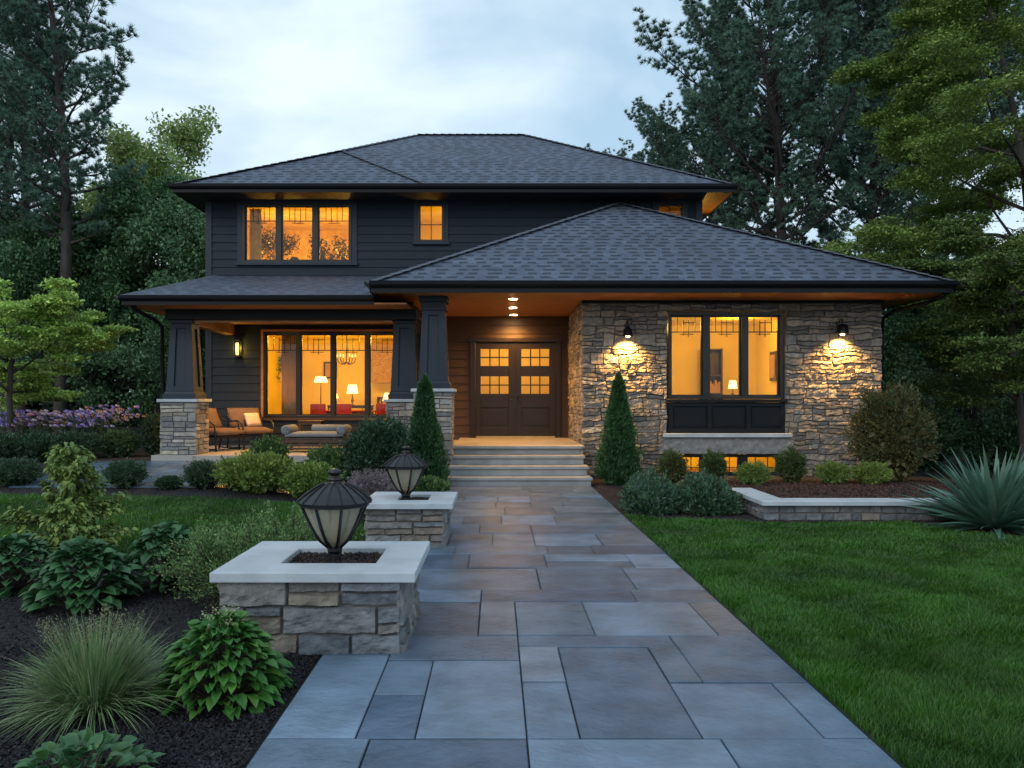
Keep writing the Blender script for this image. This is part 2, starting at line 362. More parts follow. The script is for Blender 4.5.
# grass
def grass(name, regs, seed):
    g = np.random.default_rng(seed); PP = []; HH = []; WW = []
    for n, x0, x1, y0, y1, fn, h, wd in regs:
        x = g.uniform(x0, x1, n); y = g.uniform(y0, y1, n); ok = np.array([fn(a, b) for a, b in zip(x, y)])
        x = x[ok]; y = y[ok]
        PP.append(np.stack([x, y, [gz(a, b) for a, b in zip(x, y)]], 1)); HH.append(g.uniform(.6, 1.15, len(x))*h); WW.append(np.full(len(x), wd))
    P = np.concatenate(PP); H = np.concatenate(HH); W = np.concatenate(WW); n = len(P)
    lump = np.array([mn.noise(Vector((p[0]*1.3, p[1]*1.3, 0))) + .6*mn.noise(Vector((p[0]*5, p[1]*5, 3))) for p in P])
    H = H*(1+.35*lump)
    la = np.array([mn.noise(Vector((p[0]*2.2, p[1]*2.2, 9))) for p in P])*5
    a = la+g.normal(0, 1.3, n); lean = g.uniform(.1, .75, n)*H
    s = g.uniform(0, 6.28, n); side = np.stack([np.cos(s), np.sin(s), np.zeros(n)], 1)*W[:, None]/2
    d = np.stack([np.cos(a), np.sin(a), np.zeros(n)], 1)*lean[:, None]; up = np.stack([np.zeros(n), np.zeros(n), H], 1)
    mid = P+d*.3+up*.6; tip = P+d+up*.97
    V = np.stack([P-side, P+side, mid+side*.8, mid-side*.8, tip], 1).reshape(-1, 3)
    k = np.arange(n)[:, None]*5; F4 = k+np.array([[0, 1, 2, 3]]); F3 = k+np.array([[3, 2, 4]])
    base = np.array([(.037, .125, .012)])*g.uniform(.65, 1.35, (n, 1))*(1+.42*lump[:, None])
    mixy = (g.random(n) < .12)[:, None]; base = np.where(mixy, base*np.array([[1.9, 1.2, 1.3]]), base)
    C = np.repeat(base, 5, axis=0)
    return tag(mesh_np(name, M['grass'], V, [F4, F3], C), 'short dark green mown grass', None, None, 'stuff')
rl = lambda x, y: y < RL_top(x)-.02 and x < .75*y+2.2 and x > 1.775
grass('grass', [(170000, 1.76, 5.5, 2.4, 5.2, rl, .062, .0045), (120000, 1.76, 7.5, 5.2, 8, rl, .055, .007), (80000, 1.76, 10, 8, 11.3, rl, .05, .011)], 5)
ll = lambda x, y: LL_bot(x)+.03 < y < LL_top(x)-.03 and not (8.45 < y < 9.7 and -1.5 < x < -.4) and x < -1.1
grass('grass', [(90000, -9, -1.1, 7.2, 13, ll, .05, .011)], 6)

# path pavers
def paver_mesh(name, rects, zf, seed, label=None):
    mb = MB(); q = random.Random(seed)
    pal = [(.085, .122, .16), (.10, .14, .18), (.07, .10, .138), (.115, .155, .195), (.095, .125, .155), (.11, .13, .15)]
    for r in rects:
        x0, x1, y0, y1 = r[:4]; cl = r[4] if len(r) > 4 else q.choice(pal); kk = q.uniform(.9, 1.1); cl = (cl[0]*kk*1.02, cl[1]*kk*1.14, cl[2]*kk*1.30); mb.cc = cl
        g = .0035; tz = q.uniform(-.004, .005); e = .004
        h = .0095
        a = [(x0+g, y0+h), (x1-g, y0+h), (x1-g, y1-h), (x0+g, y1-h)]
        b = [(x0+g+e, y0+h+e), (x1-g-e, y0+h+e), (x1-g-e, y1-h-e), (x0+g+e, y1-h-e)]
        k = len(mb.v)
        for (x, y) in a: mb.vert((x, y, zf(x, y)-.02))
        for (x, y) in a: mb.vert((x, y, zf(x, y)+.015+tz))
        for (x, y) in b: mb.vert((x, y, zf(x, y)+.019+tz))
        mb.face((k+8, k+9, k+10, k+11))
        for i in range(4):
            j = (i+1) % 4; mb.face((k+i, k+j, k+4+j, k+4+i)); mb.face((k+4+i, k+4+j, k+8+j, k+8+i))
    return mb.build(name, M['paver'])
LT = (.155, .20, .245)
rects = [(-1.08,-.59,1.4,3.743),(-.59,.145,1.4,3.743),(.145,1.05,2.6,3.743,LT),(1.05,1.75,1.4,3.743),(.145,1.05,1.4,2.6),
 (-1.08,-.66,3.743,4.95,LT),(-.66,-.38,3.743,4.3),(-.66,-.38,4.3,4.867,(.12,.155,.19)),(-.38,.145,3.743,4.867,(.135,.175,.215)),
 (.145,.395,3.743,4.49),(.145,.395,4.49,5.12,(.15,.175,.20)),(.395,.97,3.743,5.12,(.085,.115,.15)),(.97,1.54,3.743,4.48),(1.54,1.75,3.743,4.48),
 (.97,1.16,4.48,5.12),(1.16,1.75,4.48,5.38),(.145,1.16,5.12,5.38),(-1.08,.145,4.95,5.38,(.09,.115,.145)) ,
 (-1.08,-.12,5.38,6.27,(.09,.105,.13)),(-.12,.145,5.38,6.27,(.12,.14,.16)),(.145,.67,5.38,6.27,(.10,.13,.16)),(.67,1.5,5.38,6.27,(.155,.195,.235)),(1.5,1.75,5.38,6.27),
 (-1.08,-.12,6.27,6.67,LT),(-.12,1.11,6.27,6.67),(1.11,1.75,6.27,6.67),
 (-1.08,.375,6.67,7.53,(.10,.125,.155)),(.375,1.18,6.67,7.53),(1.18,1.75,6.67,7.53)]
rects = [r for r in rects if True]
rects[17] = (-.66,.145,4.867,5.38,(.09,.115,.145)); rects.append((-1.08,-.66,4.95,5.38))
q = random.Random(11); y = 7.53
def pack(x0, x1, y0, y1, q, wr=(.45, 1.1), hr=(.45, .95)):
    out = []; y = y0
    while y < y1-.05:
        h = q.uniform(*hr); h = y1-y if y+h > y1-.3 else h
        x = x0
        while x < x1-.05:
            ww = q.uniform(*wr); ww = x1-x if x+ww > x1-.3 else ww
            if q.random() < .38 and h > .5:
                s = h*q.uniform(.35, .65)
                out += [(x, x+ww, y, y+s), (x, x+ww, y+s, y+h)]
            else: out.append((x, x+ww, y, y+h))
            x += ww
        y += h
    return out
far = pack(-1.08, 1.75, 7.53, 14.7, q)
far = [r if q.random() > .12 else (*r[:4], LT) for r in far]
far = [r if r[3] < 10.5 or len(r) > 4 else (*r[:4], q.choice([(.13, .145, .16), (.11, .125, .145), (.15, .155, .16)])) for r in far]
path = paver_mesh('path', rects+far, lambda x, y: 0, 12); tag(path, kind='structure')
tag(MB().box(-1.09, 1.76, 1.3, 14.72, -.05, .006).build('path_bed', M['joint']), kind='structure')
q = random.Random(5)
pat = pack(-7.9, -2.4, 12.95, 15.88, q, (.5, 1.2), (.4, .75))
tag(paver_mesh('patio', pat, gz, 13), kind='structure')
V = [(x, y, gz(x, y)+.006) for x in np.linspace(-7.91, -2.39, 24) for y in (12.94, 13.5, 14, 14.5, 15, 15.5, 15.89)]
F = np.array([(i*7+j, i*7+7+j, i*7+8+j, i*7+1+j) for i in range(23) for j in range(6)])
tag(mesh_np('patio_bed', M['joint'], np.array(V), F), kind='structure')

# ---------------------------------------------------------------- masonry
PAL = [(.31, .30, .29), (.21, .215, .225), (.36, .32, .27), (.17, .175, .185), (.40, .37, .33), (.27, .265, .26), (.25, .235, .22), (.30, .26, .22)]
PSEL = {'p': None}; WARP = [.012]; sW = 3.3
def add_stone(mb, O, U, N, u0, u1, v0, v1, q, th, cell, gap, rough):
    w_ = u1-u0; h_ = v1-v0
    if w_ < .03 or h_ < .02: return
    e = min(.009, h_*.2)
    def cuts(a, b):
        a += gap/2; b -= gap/2; n = max(1, int((b-a)/cell))
        return [a, a+e]+[a+e+(b-a-2*e)*i/n for i in range(1, n)]+[b-e, b]
    us = cuts(u0, u1); vs = cuts(v0, v1); nu = len(us); nv = len(vs)
    d0 = th*q.uniform(.35, 1.0); sx = q.uniform(0, 100); tu = q.uniform(-.25, .25)*th/w_; tv = q.uniform(-.3, .3)*th/h_
    cl = q.choice(PSEL['p'] or PAL); k_ = q.uniform(.8, 1.2); mb.cc = tuple(x*k_ for x in cl)
    k = len(mb.v); cu = (u0+u1)/2; cv = (v0+v1)/2
    for j, v in enumerate(vs):
        for i, u in enumerate(us):
            edge = i in (0, nu-1) or j in (0, nv-1)
            nse = mn.noise(Vector((u*9+sx, v*14, 2)))*.6+mn.noise(Vector((u*25+sx, v*30, 5)))*.4
            d = -.012 if edge else max(.004, d0+tu*(u-cu)+tv*(v-cv)+nse*rough)
            ju = 0 if i in (0, nu-1) else 0; jv = mn.noise(Vector((u*6+sx, v0*10, 7)))*.006 if not (j in (0, nv-1)) else 0
            wa_ = WARP[0]; ju += wa_*.8*mn.noise(Vector((u*3.1+sW, v*3.3, 11))); jv += wa_*(mn.noise(Vector((u*2.6+sW, v*3.7, 17)))+.5*mn.noise(Vector((u*8+sW, v*8, 19))))
            mb.vert(O+U*(u+ju)+Vector((0, 0, 1))*(v+jv)+N*d)
    for j in range(nv-1):
        for i in range(nu-1):
            a = k+j*nu+i; mb.face((a, a+1, a+nu+1, a+nu))
def stone_face(mb, O, U, N, W, H, holes=(), seed=1, band=(.16, .3), seg=(.3, .75), th=.03, cell=.045, gap=.006, rough=.014, three=.35):
    O = Vector(O); U = Vector(U); N = Vector(N); q = random.Random(seed)
    marks = sorted(set([0, H]+[z for h in holes for z in (h[2], h[3]) if 0 < z < H])); zs = [0]
    for m in marks[1:]:
        while zs[-1] < m-.001:
            b = q.uniform(*band); z = zs[-1]+b
            zs.append(m if z > m-.1 else z)
    for z0, z1 in zip(zs, zs[1:]):
        u = 0
        while u < W-.001:
            w_ = q.uniform(*seg); w_ = W-u if u+w_ > W-.14 else w_
            h_ = z1-z0; cells = []; r = q.random()
            if h_ < .13 or r < .22: rows = [(z0, z1)]
            elif r < 1-three or h_ < .2: s = z0+h_*q.uniform(.35, .65); rows = [(z0, s), (s, z1)]
            else:
                s = z0+h_*q.uniform(.28, .38); t = z0+h_*q.uniform(.6, .72); rows = [(z0, s), (s, t), (t, z1)]
            for a, b in rows:
                if w_ > .35 and q.random() < .5:
                    s = u+w_*q.uniform(.3, .7); cells += [(u, s, a, b), (s, u+w_, a, b)]
                else: cells.append((u, u+w_, a, b))
            for (a, b, c_, d) in cells:
                ps = [(a, b)]
                for h in holes:
                    if c_ >= h[2]-.001 and d <= h[3]+.001:
                        np_ = []
                        for x, y in ps:
                            if y <= h[0] or x >= h[1]: np_.append((x, y))
                            else:
                                if x < h[0]: np_.append((x, h[0]))
                                if y > h[1]: np_.append((h[1], y))
                        ps = np_
                for x, y in ps: add_stone(mb, O, U, N, x, y, c_, d, q, th, cell, gap, rough)
            u += w_
X_, Y_ = (1, 0, 0), (0, 1, 0)
nX, nY = (-1, 0, 0), (0, -1, 0)
def stone_box(name, x0, x1, y0, y1, z0, z1, parent, seed, faces='flr', **k):
    """block of coursed stone with a mortar core"""
    mb = MB(); t = .02
    core = MB().box(x0+t, x1-t, y0+t, y1-t, z0, z1).build('mortar_core', M['mortar'], None)
    if 'f' in faces: stone_face(mb, (x0, y0+t, z0), X_, nY, x1-x0, z1-z0, (), seed, **k)
    if 'r' in faces: stone_face(mb, (x1-t, y0, z0), Y_, X_, y1-y0, z1-z0, (), seed+1, **k)
    if 'l' in faces: stone_face(mb, (x0+t, y1, z0), (0, -1, 0), nX, y1-y0, z1-z0, (), seed+2, **k)
    if 'b' in faces: stone_face(mb, (x1, y1-t, z0), (-1, 0, 0), Y_, x1-x0, z1-z0, (), seed+3, **k)
    o = mb.build(name, M['stone'], parent)
    off = Vector((0, 0, 0)); p = parent
    while p is not None: off = off+p.location; p = p.parent
    core.parent = o; core.location = -off
    return o

# ---------------------------------------------------------------- house
WD = 19.3
house = thing('house', (0, 19, 0), 'two-storey charcoal craftsman house with shingled hip roofs, stone front wing and lit porch', 'house')
def lap(mb, x0, x1, z0, z1, y, holes, ex=.2, th=.022, axis='x', sgn=-1):
    z = z0; rows = []
    while z < z1-.01: rows.append((z, min(z+ex, z1))); z += ex
    for a, b in rows:
        cuts = sorted(set([a, b]+[v for h in holes for v in (h[2], h[3]) if a < v < b]))
        for c0, c1 in zip(cuts, cuts[1:]):
            if c1-c0 < .003: continue
            iv = [(x0, x1)]
            for h in holes:
                if c0 >= h[2]-.001 and c1 <= h[3]+.001:
                    ni = []
                    for p, q_ in iv:
                        if q_ <= h[0] or p >= h[1]: ni.append((p, q_))
                        else:
                            if p < h[0]: ni.append((p, h[0]))
                            if q_ > h[1]: ni.append((h[1], q_))
                    iv = ni
            y0 = th*(1-(c0-a)/ex); y1 = th*(1-(c1-a)/ex)
            for p, q_ in iv:
                def P(u, d, zz): return (u, y+sgn*d, zz) if axis == 'x' else (y+sgn*d, u, zz)
                mb.poly([P(p, y0, c0), P(q_, y0, c0), P(q_, y1, c1), P(p, y1, c1)])
                if c0 == a: mb.poly([P(p, 0, c0), P(q_, 0, c0), P(q_, y0, c0), P(p, y0, c0)])
def flatwall(mb, x0, x1, z0, z1, y, holes):
    xs = sorted(set([x0, x1]+[v for h in holes for v in h[:2]])); zs = sorted(set([z0, z1]+[v for h in holes for v in h[2:4]]))
    for a, b in zip(xs, xs[1:]):
        for c_, d in zip(zs, zs[1:]):
            mx_, mz = (a+b)/2, (c_+d)/2
            if any(h[0] < mx_ < h[1] and h[2] < mz < h[3] for h in holes): continue
            if mx_ < x0 or mx_ > x1 or mz < z0 or mz > z1: continue
            mb.poly([(a, y, c_), (b, y, c_), (b, y, d), (a, y, d)])
PW = (-5.6, -2.25, 1.17, 3.25)       # porch window
UW = (-6.1, -3.48, 4.91, 6.33)        # upstairs triple
SW1 = (-1.88, -1.25, 5.41, 6.34); SW2 = (3.88, 4.52, 5.41, 6.34)
DR = (-.5, 1.44, .70, 2.98)
ENT = (-1.75, 1.767, .2, 3.63); RM = (1.9, 4.95, .02, 3.55)
HOL = [PW, UW, SW1, SW2, DR, RM]
mb = MB(); lap(mb, -6.97, 4.94, .2, 6.45, WD, HOL+[ENT]); mb.build('siding_wall', M['siding'], house)
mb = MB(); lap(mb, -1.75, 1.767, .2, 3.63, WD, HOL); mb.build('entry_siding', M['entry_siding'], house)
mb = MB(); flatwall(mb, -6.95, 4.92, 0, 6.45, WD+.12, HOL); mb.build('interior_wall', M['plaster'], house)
mb = MB(); lap(mb, WD, 27, .2, 6.45, -6.97, [], axis='y', sgn=-1); mb.build('siding_wall', M['siding'], house)
mb = MB(); lap(mb, WD, 27, 3.66, 6.45, 4.94, [], axis='y', sgn=1); lap(mb, 22.82, 27, .2, 3.66, 4.94, [], axis='y', sgn=1); mb.build('siding_wall', M['siding'], house)
mb = MB(); mb.box(-6.96, 4.93, 26.8, 27, 0, 6.45); mb.build('rear_wall', M['siding'], house)
mb = MB(); mb.box(-7.0, -6.85, WD-.035, WD+.1, .2, 6.44); mb.build('corner_board', M['trim'], house, bevel=.003)
mb = MB(); mb.box(4.82, 4.97, WD-.035, WD+.1, 3.9, 6.44); mb.build('corner_board', M['trim'], house, bevel=.003)

def rpoly(mb, pts, th=0):
    """roof plane with uv in metres: first edge is the eave"""
    a, b = Vector(pts[0]), Vector(pts[1]); u = (b-a).normalized(); n = None
    for p in pts[2:]:
        t = Vector(p)-a; t = t-u*t.dot(u)
        if t.length > .01: n = t.normalized(); break
    mb.poly(pts, [((Vector(p)-a).dot(u)+pts[0][1]*.3, (Vector(p)-a).dot(n)) for p in pts])
def ridge(mb, a, b, w_=.26):
    """row of overlapping ridge-cap shingles"""
    a = Vector(a); b = Vector(b); d = (b-a); n = max(2, int(d.length/.22)); s = d.normalized(); sd = Vector((s.y, -s.x, 0)).normalized()
    for i in range(n):
        p = a+d*(i/n); q_ = a+d*((i+1.12)/n) if i < n-1 else b
        lift0, lift1 = .035, .018
        g = .86+.28*((i*37) % 7)/7
        mb.cc = (.09*g, .105*g, .14*g)
        up = Vector((0, 0, 1))
        for sg in (-1, 1):
            pts = [p+up*lift0, q_+up*lift1, q_+up*(lift1-.035)+sd*sg*w_/2, p+up*(lift0-.035)+sd*sg*w_/2]
            pts = [tuple(v) for v in pts]
            mb.poly(pts if sg > 0 else pts[::-1])
        mb.poly([tuple(p+up*lift0), tuple(p+up*(lift0-.035)+sd*w_/2), tuple(p-up*.06), tuple(p+up*(lift0-.035)-sd*w_/2)])
M['ridge'] = mat('ridge_shingles', (.1, .1, .12), .85, .25, 40, .3, 60, attr=True)
def gutter(mb, pts, h, t=.12, closed=True):
    n = len(pts)
    for i in range(n if closed else n-1):
        a = Vector((*pts[i][:2], 0)); b = Vector((*pts[(i+1) % n][:2], 0)); z = pts[i][2]
        d = (b-a).normalized(); o = Vector((d.y, -d.x, 0))
        prof = [(-.02, -h), (.0, -h), (.0, -h*.55), (.05, -h*.5), (t, -h*.28), (t+.012, .012), (t-.01, .012), (t-.02, -.02), (-.02, -.02)]
        k = len(mb.v)
        for e, sgn in ((a, -1), (b, 1)):
            for x, zz in prof:
                mit = max(0, x) if closed else 0
                p = e+o*x+d*sgn*mit; mb.vert((p.x, p.y, z+zz))
        m = len(prof)
        for j in range(m): mb.face((k+j, k+m+j, k+m+(j+1) % m, k+(j+1) % m))
        if not closed: mb.face([k+j for j in range(m)][::-1]); mb.face([k+m+j for j in range(m)])

# main roof
E, RX = 6.55, 4.66; x0, x1, y0, y1 = -7.45, 5.5, 18.4, 27.72
r1 = (-2.25, 23.06, 9.24); r2 = (.84, 23.06, 9.24); A = (-3.98, 20.72, 8.06)
mb = MB()
rpoly(mb, [(-1.55, y0, E), (x1, y0, E), r2, r1, A])
rpoly(mb, [(x1, y0, E), (x1, y1, E), r2]); rpoly(mb, [(x1, y1, E), (x0, y1, E), r1, r2])
rpoly(mb, [(x0, y1, E), (x0, y0, E), A, r1])
rpoly(mb, [(x0, y0, E), (-1.55, y0, E), A])
roof = mb.build('roof', M['roof'], house)
mb = MB(); ridge(mb, (x0, y0, E), A); ridge(mb, (-1.55, y0, E), A, .22); ridge(mb, A, r1); ridge(mb, r1, r2); ridge(mb, (x1, y0, E), r2); mb.build('ridge_cap', M['ridge'], roof)
mb = MB(); gutter(mb, [(x0, y0, E), (x1, y0, E), (x1, y1, E), (x0, y1, E)], .17, .08); mb.build('gutter', M['fascia'], roof)
mb = MB(); mb.box(x0+.01, 4.9, y0+.01, y1-.01, E-.155, E-.135); mb.build('soffit', M['greysoffit'], roof)
mb = MB(); mb.box(4.9, x1-.01, y0+.01, y1-.01, E-.155, E-.135); mb.build('soffit', M['wood'], roof)
# wing / entry roof
x0, x1, y0, y1 = -2.35, 8.55, 14.9, 23.4; E = 3.8; A = (2.93, 19.08, 6.3)
mb = MB(); rpoly(mb, [(x0, y0, E), (x1, y0, E), A]); rpoly(mb, [(x1, y0, E), (x1, y1, E), A]); rpoly(mb, [(x1, y1, E), (4.96, y1, E), A]); rpoly(mb, [(x0, WD-.02, E), (x0, y0, E), A, (A[0]-.1, WD-.02, A[2]-.12)])
roof = mb.build('wing_roof', M['roof'], house)
mb = MB(); ridge(mb, (x0, y0, E), A); ridge(mb, (x1, y0, E), A); mb.build('ridge_cap', M['ridge'], roof)
mb = MB(); gutter(mb, [(x0, WD-.03, E), (x0, y0, E), (x1, y0, E), (x1, y1, E)], .2, .1, False)
mb.build('gutter', M['fascia'], roof)
mb = MB(); mb.box(x0+.01, x1-.01, y0+.01, WD-.01, 3.615, 3.64); mb.box(4.95, x1-.01, WD-.009, y1, 3.615, 3.64)
sof = mb.build('cedar_ceiling', M['wood'], roof)
# porch roof
E = 3.57; mb = MB()
rpoly(mb, [(-7.14, 15.2, E), (-2.3, 15.2, E), (-.7, WD-.02, 4.59), (-6.75, WD-.02, 4.59)]); rpoly(mb, [(-7.14, WD+.3, E), (-7.14, 15.2, E), (-6.75, WD-.02, 4.59)])
roof = mb.build('porch_roof', M['roof'], house)
mb = MB(); ridge(mb, (-7.14, 15.2, E), (-6.75, WD-.02, 4.59), .2); mb.build('ridge_cap', M['ridge'], roof)
mb = MB(); gutter(mb, [(-7.14, WD+.2, E), (-7.14, 15.2, E), (-2.32, 15.2, E)], .16, .1, False)
mb.build('gutter', M['fascia'], roof)
mb = MB(); mb.box(-7.13, -1.7, 15.21, WD-.03, 3.42, 3.45); mb.build('porch_ceiling', M['wood'], roof)
mb = MB(); mb.box(-6.65, -1.6, 16.08, 16.45, 3.22, 3.43); mb.build('porch_beam', M['fascia'], house, bevel=.006)
mb = MB(); mb.box(-6.5, -6.28, 16.45, WD-.03, 3.16, 3.42); mb.build('porch_beam', M['beamwood'], house, bevel=.006)
mb = MB(); mb.box(-1.98, -1.72, 16.45, WD-.03, 3.16, 3.61); mb.build('porch_beam', M['trim'], house, bevel=.006)
mb = MB(); mb.box(-6.6, -2.1, 16.2, 16.3, 3.17, 3.218); mb.build('beam_liner', M['wood'], house)

# floors and steps
mb = MB(); mb.box(-6.85, -1.62, 15.88, WD, .36, .5); mb.build('porch_floor', M['porchfloor'], house, bevel=.01)
fb = stone_box('porch_foundation', -6.8, -1.62, 15.98, WD, 0, .36, house, 77, 'fl')
mb = MB(); mb.box(-1.6, 1.74, 15.96, WD, 0, .64); mb.box(-.87, 1.76, 15.9, WD+.05, .64, .69); mb.build('entry_floor', M['porchfloor'], house, bevel=.008)
st = MB().box(-.86, 1.68, 15.55, 15.89, .03, .46).build('front_steps', M['step'], house)
for i, (a, b, y) in enumerate([(-.95, 1.78, 14.7), (-.91, 1.755, 15.1), (-.88, 1.73, 15.5), (-.865, 1.7, 15.9)]):
    mb = MB(); zt = .1725*(i+1)
    if i < 3: mb.box(a, b, y, y+.5, zt-.055, zt)
    mb.box(a+.03, b-.03, y+.035, y+.49, zt-.172, zt-.056); mb.build('step', M['step'], st, bevel=.008)
mb = MB(); mb.box(-.875, 1.72, 15.86, 15.95, .633, .688); mb.build('step', M['step'], st, bevel=.008)

# piers and tapered columns
def column(cx, y0, w_, zf, zc, ztop, seed, wb, wt, thk=.06):
    x0, x1 = cx-w_/2, cx+w_/2; y1 = y0+w_
    p = stone_box('pier', x0, x1, y0, y1, zf, zc-thk, house, seed, 'flr', band=(.13, .22), seg=(.2, .5), th=.032)
    MB().box(x0-.05, x1+.05, y0-.05, y1+.05, zc-thk, zc).build('pier_cap', M['cap'], p, bevel=.008)
    cy = y0+w_/2; mb = MB(); wp = wb+.1
    mb.frustum(cx, cy, zc, zc+.1, wp, wp, wp, wp); mb.frustum(cx, cy, zc+.1, zc+.15, wb+.06, wb+.06, wb+.03, wb+.03)
    zs, ze = zc+.15, ztop-.27
    mb.frustum(cx, cy, zs, ze, wb-.07, wb-.07, wt-.07, wt-.07)
    cw = .28
    for sx in (-1, 1):
        for sy in (-1, 1):
            k = len(mb.v); 
            for z, ww in ((zs, wb), (ze, wt)):
                h = ww/2; q_ = ww*cw
                xs = (cx+sx*h, cx+sx*(h-q_)); ys = (cy+sy*h, cy+sy*(h-q_))
                for a, b in ((0, 0), (1, 0), (1, 1), (0, 1)): mb.vert((xs[a], ys[b], z))
            for f in ((0,3,2,1),(4,5,6,7),(0,1,5,4),(1,2,6,5),(2,3,7,6),(3,0,4,7)): mb.face([k+i for i in f])
    f = lambda z: wb+(wt-wb)*(z-zs)/(ze-zs)
    mb.frustum(cx, cy, zs, zs+.1, wb-.006, wb-.006, f(zs+.1)-.006, f(zs+.1)-.006); mb.frustum(cx, cy, ze-.1, ze, f(ze-.1)-.006, f(ze-.1)-.006, wt-.006, wt-.006)
    mb.frustum(cx, cy, ze, ze+.06, wt+.06, wt+.06, wt+.06, wt+.06); mb.frustum(cx, cy, ze+.06, ze+.16, wt+.02, wt+.02, wt+.02, wt+.02)
    mb.frustum(cx, cy, ze+.16, ztop, wt+.1, wt+.1, wt+.12, wt+.12)
    mb.build('tapered_column', M['trim'], house, bevel=.005)
column(-6.36, 16.0, .72, .5, 1.62, 3.42, 41, .56, .42)
column(-1.87, 16.15, .7, .5, 1.62, 3.43, 45, .54, .42)
column(-1.215, 15.38, .74, 0, 1.82, 3.615, 49, .56, .44)

# stone wing
SY = 16.25; sx0, sx1 = 1.767, 7.8
WW = (3.47, 5.87, .93, 3.40); BW = (3.5, 5.8, .06, .5)
holes = [(WW[0]-sx0, WW[1]-sx0, WW[2], WW[3]), (BW[0]-sx0, BW[1]-sx0, BW[2], BW[3]), (3.38-sx0, 5.98-sx0, .5, .93)]
mb = MB(); mb2 = MB()
PSEL['p'] = [(c_[0]*.92, c_[1]*.84, c_[2]*.76) for c_ in PAL]; WARP[0] = .045
stone_face(mb, (sx0-.02, SY, 0), X_, nY, sx1-sx0+.04, 3.6, [(h[0]+.02, h[1]+.02, h[2], h[3]) for h in holes], 21, band=(.14, .27), seg=(.25, .7), th=.055, rough=.034, cell=.035)
stone_face(mb, (sx0, WD-.03, .0), (0, -1, 0), nX, WD-SY-.03, 3.6, (), 22, band=(.14, .24), seg=(.25, .6), th=.035, rough=.02, cell=.05)
stone_face(mb, (sx1, SY, 0), Y_, X_, 6.5, 3.6, (), 23, band=(.14, .27), seg=(.3, .8), th=.04, rough=.02, cell=.08)
sw = mb.build('stone_wall', M['stone'], house); PSEL['p'] = None; WARP[0] = .012
mb = MB(); flatwall(mb, sx0+.005, sx1-.005, 0, 3.61, SY+.004, [WW, BW]); mb.poly([(sx0+.005, SY, 0), (sx0+.005, WD-.03, 0), (sx0+.005, WD-.03, 3.61), (sx0+.005, SY, 3.61)])
mb.poly([(sx1-.005, SY, 0), (sx1-.005, 22.9, 0), (sx1-.005, 22.9, 3.61), (sx1-.005, SY, 3.61)]); mb.poly([(sx1, 22.8, 0), (4.9, 22.8, 0), (4.9, 22.8, 3.61), (sx1, 22.8, 3.61)])
for a in (WW, BW):
    for X in (a[0], a[1]): mb.poly([(X, SY, a[2]), (X, SY+.3, a[2]), (X, SY+.3, a[3]), (X, SY, a[3])])
    for Z in (a[2], a[3]): mb.poly([(a[0], SY, Z), (a[1], SY, Z), (a[1], SY+.3, Z), (a[0], SY+.3, Z)])
mb.build('mortar_core', M['mortar'], sw)
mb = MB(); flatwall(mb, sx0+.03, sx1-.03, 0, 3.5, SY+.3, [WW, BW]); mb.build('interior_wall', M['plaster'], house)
# lintel band of long stones under bay panel
mb = MB(); q = random.Random(3)
add_stone(mb, Vector((0, SY, 0)), Vector(X_), Vector(nY), 3.30, 6.04, .50, .84, q, .085, .05, 0, .022)
for v in range(len(mb.c)): mb.c[v] = (.24, .235, .235)
mb.build('stone_lintel', M['stone'], house)
MB().box(3.38, 5.98, SY-.12, SY+.05, .845, .925).build('limestone_sill', M['cap'], house, bevel=.008)
# dark strip standing in for the shadow line at the wall head
MB().box(sx0-.03, sx1+.03, SY-.09, SY+.02, 3.555, 3.613).build('soffit_shadow_strip', M['fascia'], house, bevel=.004)

# ---- windows
def muntins(mb, x0, x1, z0, z1, y, style):
    t = .014
    def vb(x, a, b, w_=t): mb.box(x-w_/2, x+w_/2, y-.008, y+.008, a, b)
    def hb(z, a, b, w_=t): mb.box(a, b, y-.0075, y+.0085, z-w_/2, z+w_/2)
    W = x1-x0; H = z1-z0
    if style == 'art':
        hz = z1-H*.19; hb(hz, x0, x1, .022); hb(hz-.045, x0+W*.3, x1-W*.25)
        cx = (x0+x1)/2
        for o, lo in ((-.30, .0), (-.10, -.07), (.08, -.1), (.30, .0)): vb(cx+W*o, hz+lo, z1 if abs(o) > .2 else z1-.06)
        hb(z1-.11, cx-W*.1, cx+W*.30)
    elif style == 'cross':
        vb((x0+x1)/2, z0, z1, .02); hb((z0+z1)/2-H*.05, x0, x1, .02)
    elif style == 'up':
        hz = z1-H*.26; hb(hz, x0, x1, .02); cx = (x0+x1)/2; hb(hz-.05, cx-W*.2, cx+W*.2)
        for o in (-.28, -.1, .1, .28): vb(cx+W*o, hz-(.05 if abs(o) < .2 else 0), z1 if abs(o) > .2 else z1-.02, .014)
    elif style == 'low':
        vb(x0+W*.28, z0, z1, .018); vb(x0+W*.72, z0, z1, .018); hb(z0+H*.3, x0, x1, .018)
